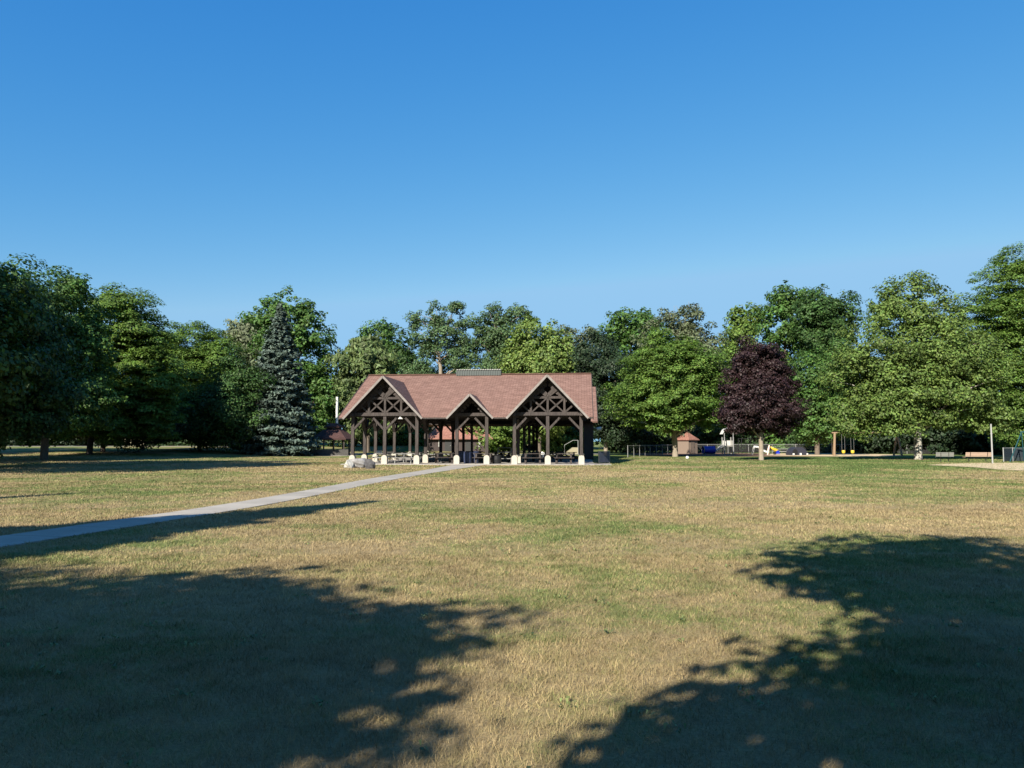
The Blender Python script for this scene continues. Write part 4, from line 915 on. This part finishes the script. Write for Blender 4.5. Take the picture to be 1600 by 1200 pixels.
for x in (-1.5, 1.4):
    for y in (-.8, .8): MB().tube([(x, y, 0), (x, y, 2.15)], .045, 6).build('upright', M['black'], CF)
for x in (-.9, -.3, .3, .9): MB().tube([(x, -.8, 0), (x, -.8, 2.1)], .025, 6).build('bar', M['black'], CF)
for z in (.35, 1.0, 2.1): MB().tube([(-1.5, -.8, z), (1.4, -.8, z)], .035, 6).build('cross_rail', M['black'], CF)
for y in (.8,): MB().tube([(-1.5, y, 2.1), (1.4, y, 2.1)], .035, 6).build('cross_rail', M['black'], CF)
p = GY(1166, 128)
TB = thing('park_building', 'cream walled building half hidden behind the purple maple', 'building', (p[0], p[1], float(gz(p[0], p[1]))))
MB().box((0, 0, 1.3), (4.6, 3.0, 2.6)).build('wall', M['cream'], TB)
m = MB(); m.add([(-2.6, -1.8, 2.55), (2.6, -1.8, 2.55), (2.6, 1.8, 2.55), (-2.6, 1.8, 2.55), (-2.6, 0, 3.6), (2.6, 0, 3.6)], [(0, 1, 5, 4), (2, 3, 4, 5), (1, 2, 5), (3, 0, 4), (0, 3, 2, 1)]); m.build('roof', M['shingle3'], TB, uvf=lambda co: (co.x, co.z * 2))
for x in (-1.2, 1.0):
    w_ = MB().box((x, -1.52, 1.3), (.8, .08, 1.1)).build('window', M['glass'], TB); MB().box((x, -1.55, .72), (.95, .1, .07)).build('sill', M['white'], TB)
p = GY(1188, 104)
SW = thing('toddler_slide', 'low white plastic slide behind the maple trunk', 'slide', p)
m = MB(); pts = [(-.9, 0, .95), (-.5, 0, .92), (0, 0, .55), (.5, 0, .3), (.95, 0, .24)]
for i in range(4):
    a, b_ = pts[i], pts[i + 1]; m.bar(a, b_, .5, .05); m.bar((a[0], -.26, a[2] + .1), (b_[0], -.26, b_[2] + .1), .05, .22); m.bar((a[0], .26, a[2] + .1), (b_[0], .26, b_[2] + .1), .05, .22)
m.build('chute', M['white'], SW); m = MB()
for y in (-.25, .25): m.bar((-.95, y, .95), (-1.2, y, 0), .06, .08)
for z in (.25, .5, .75): m.bar((-1.0 - .2 * (1 - z), -.25, z), (-1.0 - .2 * (1 - z), .25, z), .05, .05)
m.build('ladder', M['slide'], SW); m = MB()
for y in (-.22, .22): m.bar((.8, y, 0), (.8, y, .28), .05, .05)
m.build('support', M['slide'], SW)
p = GY(1209, 101)
RT = thing('spring_rider', 'yellow and blue spring rider right of the maple trunk', 'play equipment', p, .2)
MB().tube([(.18 * math.cos(t), .18 * math.sin(t), .0 + t * .018) for t in np.linspace(0, 22, 60)], .03, 5).build('spring', M['black'], RT)
m = MB(); m.tube([(-.55, 0, 1.05), (-.35, 0, .85), (.1, 0, .62), (.5, 0, .55)], [.06, .15, .22, .14], 10); m.build('body', M['yellow'], RT, smooth=True)
MB().box((.35, 0, .35), (.5, .5, .4), taper=.7).build('seat', M['blue'], RT); MB().tube([(-.25, -.3, .98), (-.25, .3, .98)], .03, 6).build('handlebar', M['white'], RT)
MB().tube([(-.9, .2, 0), (-.75, .2, .75), (-.62, .2, 1.25)], [.1, .13, .08], 8).build('back_fin', plain('pink_plastic', (.62, .45, .40), .5), RT)
p = GY(1221, 103); wt = make_table('picnic_table', 'pale grey picnic table in the playground beside the dark tunnel', 1.9, M['steel'], M['galv'], True); wt.location = p; wt.rotation_euler = (0, 0, .1)
p = GY(1243, 98.5)
DT = thing('play_dome', 'dark grey domed crawl hut on the playground sand', 'play hut', p, R(10))
m = MB(); prof = [(-1.05, 0.0), (-.98, .45), (-.75, .80), (-.3, .98), (.3, .98), (.75, .75), (1.1, .32), (1.2, 0)]
V = [(x, -.7, z) for x, z in prof] + [(x, .7, z) for x, z in prof]; n = len(prof)
m.add(V, [(i, i + 1, n + i + 1, n + i) for i in range(n - 1)] + [tuple(range(n)), tuple(range(2 * n - 1, n - 1, -1))]); m.build('shell', plain('dark_slate_plastic', (.028, .029, .042), .5, var=.2), DT, bevel=.03)
MB().tube([(-.6, -.715, .42), (-.6, -.76, .42)], .34, 16).build('opening', M['black'], DT)
MB().box((-.83, -.74, .16), (.22, .1, .18)).build('corner_pad', M['white'], DT); MB().box((.12, -.74, .16), (.22, .1, .24)).build('corner_pad', M['white'], DT); MB().box((1.02, -.72, .16), (.2, .08, .16)).build('corner_pad', M['white'], DT)
# baby swing set
p = GY(1302, 95)
SWG = thing('swing_set', 'brown timber swing set with two yellow bucket seats', 'swing set', p, R(-6))
for x in (0, 7.2):
    for sy, sx in ((-1, -.25), (1, .1)): MB().tube([(x + (sx if x == 0 else -sx), sy * .8, 0), (x + .1, 0, 2.75)], .13, 8).build('leg', M['post'], SWG)
MB().tube([(-.25, 0, 2.76), (7.5, 0, 2.76)], .09, 8).build('top_beam', M['post'], SWG)
for x in (1.05, 2.1):
    st = MB().tube([(x, 0, .28), (x, 0, .36), (x, 0, .55), (x, 0, .66)], [.12, .19, .21, .19], 12).build('bucket_seat', M['yellow'], SWG)
    m = MB()
    for sx in (-.17, .17): m.tube([(x + sx, 0, .64), (x + sx, 0, 2.7)], .012, 5)
    m.build('chain', M['galv'], st)
p = GY(1298, 103); pl_ = thing('light_pole', 'thin pale pole just left of the timber swing set', 'pole', p)
MB().tube([(0, 0, 0), (0, 0, 3.0)], .05, 8).build('shaft', M['steel'], pl_); MB().box((0, 0, 2.85), (.16, .1, .5)).build('pole_box', M['white'], pl_); MB().tube([(0, 0, 0), (0, 0, .1)], .12, 10).build('base', M['galv'], pl_)
# fences
def fence(name, label, pts, h, step, mesh_m, post_m=None, grp=None):
    base = np.array([pts[0][0], pts[0][1], float(gz(*pts[0]))]); t = thing(name, label, 'fence', base, 0, grp); post_m = post_m or M['galv']
    rail = MB(); pane = MB()
    for (a, b_) in zip(pts[:-1], pts[1:]):
        a, b_ = np.array(a, float), np.array(b_, float); L = np.linalg.norm(b_ - a); k = max(1, int(round(L / step)))
        for i in range(k + (1 if b_ is pts[-1] or tuple(b_) == tuple(pts[-1]) else 0)):
            q = a + (b_ - a) * i / k; z = float(gz(*q)); MB().tube([(q[0] - base[0], q[1] - base[1], z - base[2]), (q[0] - base[0], q[1] - base[1], z - base[2] + h + .05)], .038, 6).build('fence_post', post_m, t)
        for i in range(k):
            q, r_ = a + (b_ - a) * i / k, a + (b_ - a) * (i + 1) / k; zq, zr_ = float(gz(*q)) - base[2], float(gz(*r_)) - base[2]
            rail.tube([(q[0] - base[0], q[1] - base[1], zq + h), (r_[0] - base[0], r_[1] - base[1], zr_ + h)], .028, 6)
            dx, dy = (b_ - a) / L; nx, ny = -dy * .006, dx * .006; V = []
            for (e, ze) in ((q, zq), (r_, zr_)):
                for s_ in (-1, 1):
                    for zz in (.04, h - .03): V.append((e[0] - base[0] + nx * s_, e[1] - base[1] + ny * s_, ze + zz))
            pane.add(V, [(0, 4, 5, 1), (2, 3, 7, 6)])
    rail.build('top_rail', post_m, t); pane.build('fence_mesh', mesh_m, t); return t
fence('chain_link_fence', 'chain-link fence slanting left of the shed behind the lawn', [(12.6, 86), (16.8, 96), (22.0, 108)], 1.25, 3.0, M['mesh'])
fence('chain_link_fence', 'long chain-link fence along the back of the playground', [(25.0, 113), (34, 113.5), (44, 113), (52, 111), (60, 106)], 1.3, 3.2, M['mesh'])
fence('screened_fence', 'grey pipe fence with dark windscreen at the right edge', [(41.6, 66.9), (43.2, 68.2), (52, 69), (66, 70)], 1.15, 8.5, M['screen'], M['steel'])
# benches and poles on the right
def bench(name, label, p, L, mat, rz, h=.72):
    t = thing(name, label, 'bench', p, rz)
    m = MB()
    for i in range(3): m.box((0, -.20 + i * .15, .40), (L, .13, .045))
    m.build('seat', mat, t)
    for i in range(3):
        pass
    m = MB()
    for i in range(3): m.box((0, .26 + i * .035, .50 + i * .12), (L, .035, .105))
    m.build('backrest', mat, t)
    for sx in (-1, 1):
        m = MB(); x = sx * (L / 2 - .38); m.tube([(x, .02, 0), (x, .02, .38)], .035, 7); m.bar((x, -.24, .37), (x, .24, .37), .05, .04); m.bar((x, .22, .37), (x, .36, .78), .05, .04, (1, 0, 0)); m.build('leg', M['black'], t)
    return t
p = G(1476, 721.5); bench('park_bench', 'weathered grey slatted bench turned sideways right of the sycamore', p, 1.35, M['slatgrey'], R(158))
p = G(1527, 721.5); bench('park_bench', 'tan wooden bench facing away beside the tall net pole', p, 2.15, M['slat'], R(176))
p = G(1551, 724.6); NP = thing('net_pole', 'tall pale grey volleyball net pole beside the tan bench', 'pole', p)
MB().tube([(0, 0, -.1), (0, 0, 3.0)], .055, 10).build('shaft', M['steel'], NP); MB().tube([(0, 0, 3.0), (0, 0, 3.06)], .065, 10).build('cap', M['galv'], NP); MB().tube([(-.09, 0, 2.3), (.09, 0, 2.3)], .03, 6).build('hook', M['galv'], NP)
p = G(1578, 722); TS = thing('swing_set', 'teal steel A-frame swing set cut off by the right edge', 'swing set', (p[0] + 1.2, p[1], 0), R(-12))
for x in (0, 4.2):
    for dx, dy in ((-1.2, -.3), (.35, .9)): MB().tube([(x + dx, dy, 0), (x, .3, 2.5)], .045, 8).build('leg', M['teal'], TS)
    MB().tube([(x - .62, 0, 1.2), (x + .17, .6, 1.2)], .04, 6).build('cross_brace', M['teal'], TS)
MB().tube([(-.1, .3, 2.5), (4.3, .3, 2.5)], .055, 8).build('top_beam', M['teal'], TS)
for x in (1.4, 2.8):
    st = MB().box((x, .3, .45), (.45, .2, .04)).build('swing_seat', M['black'], TS); m = MB()
    for sx in (-.2, .2): m.tube([(x + sx, .3, .46), (x + sx, .3, 2.45)], .012, 5)
    m.build('chain', M['galv'], st)
bm = bmesh.new(); bmesh.ops.create_icosphere(bm, subdivisions=3, radius=.16); me = bpy.data.meshes.new('ball'); bm.to_mesh(me); bm.free(); me.shade_smooth(); me.materials.append(M['white'])
o = bpy.data.objects.new('ball', me); COL.objects.link(o); p = G(1074, 717.6); o.location = (p[0], p[1], .155); tag(o, 'small white ball lying on the lawn before the shed', 'ball')

# ------------------------------------------------------------------ left: house and posts beyond the road
p = GY(88, 140); HZ = float(gz(p[0], p[1]))
HS = thing('house', 'dark house with pale porch glimpsed under the left trees beyond the road', 'house', (p[0], p[1], HZ), R(6))
MB().box((0, 0, 1.5), (9, 5, 3.0)).build('wall', plain('dark_siding', (.05, .05, .048), .8), HS)
m = MB(); m.add([(-4.9, -3, 2.95), (4.9, -3, 2.95), (4.9, 3, 2.95), (-4.9, 3, 2.95), (-4.9, 0, 4.9), (4.9, 0, 4.9)], [(0, 1, 5, 4), (2, 3, 4, 5), (1, 2, 5), (3, 0, 4), (0, 3, 2, 1)]); m.build('roof', plain('dark_roof', (.045, .042, .042), .9), HS)
MB().box((-1.95, -2.54, 1.5), (1.2, .08, 1.5)).build('garage_panel', M['pale'], HS)
pc = MB().box((-.95, -2.75, 1.0), (.28, .5, 1.9)).build('porch_post', M['white'], HS); 
MB().box((.25, -2.6, 1.3), (.9, .16, 1.5)).build('porch_wall', M['cream'], HS); w_ = MB().box((.15, -2.70, 1.25), (.35, .05, .8)).build('window', M['glass'], HS); MB().box((.15, -2.72, .8), (.45, .08, .06)).build('sill', M['white'], w_)
for i, (px, hh) in enumerate(((197, 1.0), (206, .9), (210, 1.05), (219, 1.1), (222, 1.0), (226, 1.1))):
    p = GY(px, 113.6); z = float(gz(p[0], p[1])); t = thing('marker_post', 'short pale marker post in the row along the road edge', 'post', (p[0], p[1], z), 0, 'marker posts along the road')
    MB().box((0, 0, hh / 2), (.12, .12, hh)).build('shaft', M['cream'], t); MB().box((0, 0, hh + .02), (.15, .15, .05)).build('cap', M['cream'], t)

# ------------------------------------------------------------------ light, sky, camera
w = bpy.data.worlds.new('World'); S.world = w; w.use_nodes = True; nt = w.node_tree; nt.nodes.clear()
sky = nt.nodes.new('ShaderNodeTexSky'); sky.sky_type = 'NISHITA'; sky.sun_disc = False
sky.sun_elevation = SUN_EL; sky.sun_rotation = R(180) + SUN_AZ; sky.air_density = 1.0; sky.dust_density = .5; sky.ozone_density = 2.2
bg = nt.nodes.new('ShaderNodeBackground'); bg.inputs[1].default_value = .05
wo = nt.nodes.new('ShaderNodeOutputWorld'); 
sp = nt.nodes.new('ShaderNodeSeparateColor'); cb = nt.nodes.new('ShaderNodeCombineColor'); nt.links.new(sky.outputs[0], sp.inputs[0])
for i, (a_, raw, g_) in enumerate(((.448, 1.07, 1.79), (2.48, 1.84, .87), (6.38, 3.28, .376))):
    p1 = nt.nodes.new('ShaderNodeMath'); p1.operation = 'POWER'; p1.inputs[1].default_value = g_; nt.links.new(sp.outputs[i], p1.inputs[0])
    p2 = nt.nodes.new('ShaderNodeMath'); p2.operation = 'MULTIPLY'; p2.inputs[1].default_value = a_ / raw ** g_; nt.links.new(p1.outputs[0], p2.inputs[0])
    p3 = nt.nodes.new('ShaderNodeMath'); p3.operation = 'MINIMUM'; p3.inputs[1].default_value = (2.9, 5.5, 8.3)[i]
    nt.links.new(p2.outputs[0], p3.inputs[0]); nt.links.new(p3.outputs[0], cb.inputs[i])
nt.links.new(cb.outputs[0], bg.inputs[0]); nt.links.new(bg.outputs[0], wo.inputs[0])
sd = bpy.data.lights.new('sun', 'SUN'); sd.energy = 5.0; sd.angle = R(.53); sd.color = (1.0, .93, .80)
so = bpy.data.objects.new('sun', sd); COL.objects.link(so)
dirv = Vector((math.sin(SUN_AZ) * math.cos(SUN_EL), math.cos(SUN_AZ) * math.cos(SUN_EL), -math.sin(SUN_EL)))
so.rotation_euler = dirv.to_track_quat('-Z', 'Y').to_euler(); so.location = (-40, -60, 60)
cd = bpy.data.cameras.new('camera'); cd.sensor_width = 36; cd.lens = 36 * F / 1600; cd.clip_start = .05; cd.clip_end = 9000
co = bpy.data.objects.new('camera', cd); COL.objects.link(co); co.location = (0, 0, CH); co.rotation_euler = (R(90) + PITCH, 0, 0); S.camera = co
vs = S.view_settings; vs.view_transform = 'Standard'; vs.look = 'None'; vs.exposure = 1.07; vs.gamma = 1
S.render.resolution_x, S.render.resolution_y = 1024, 768
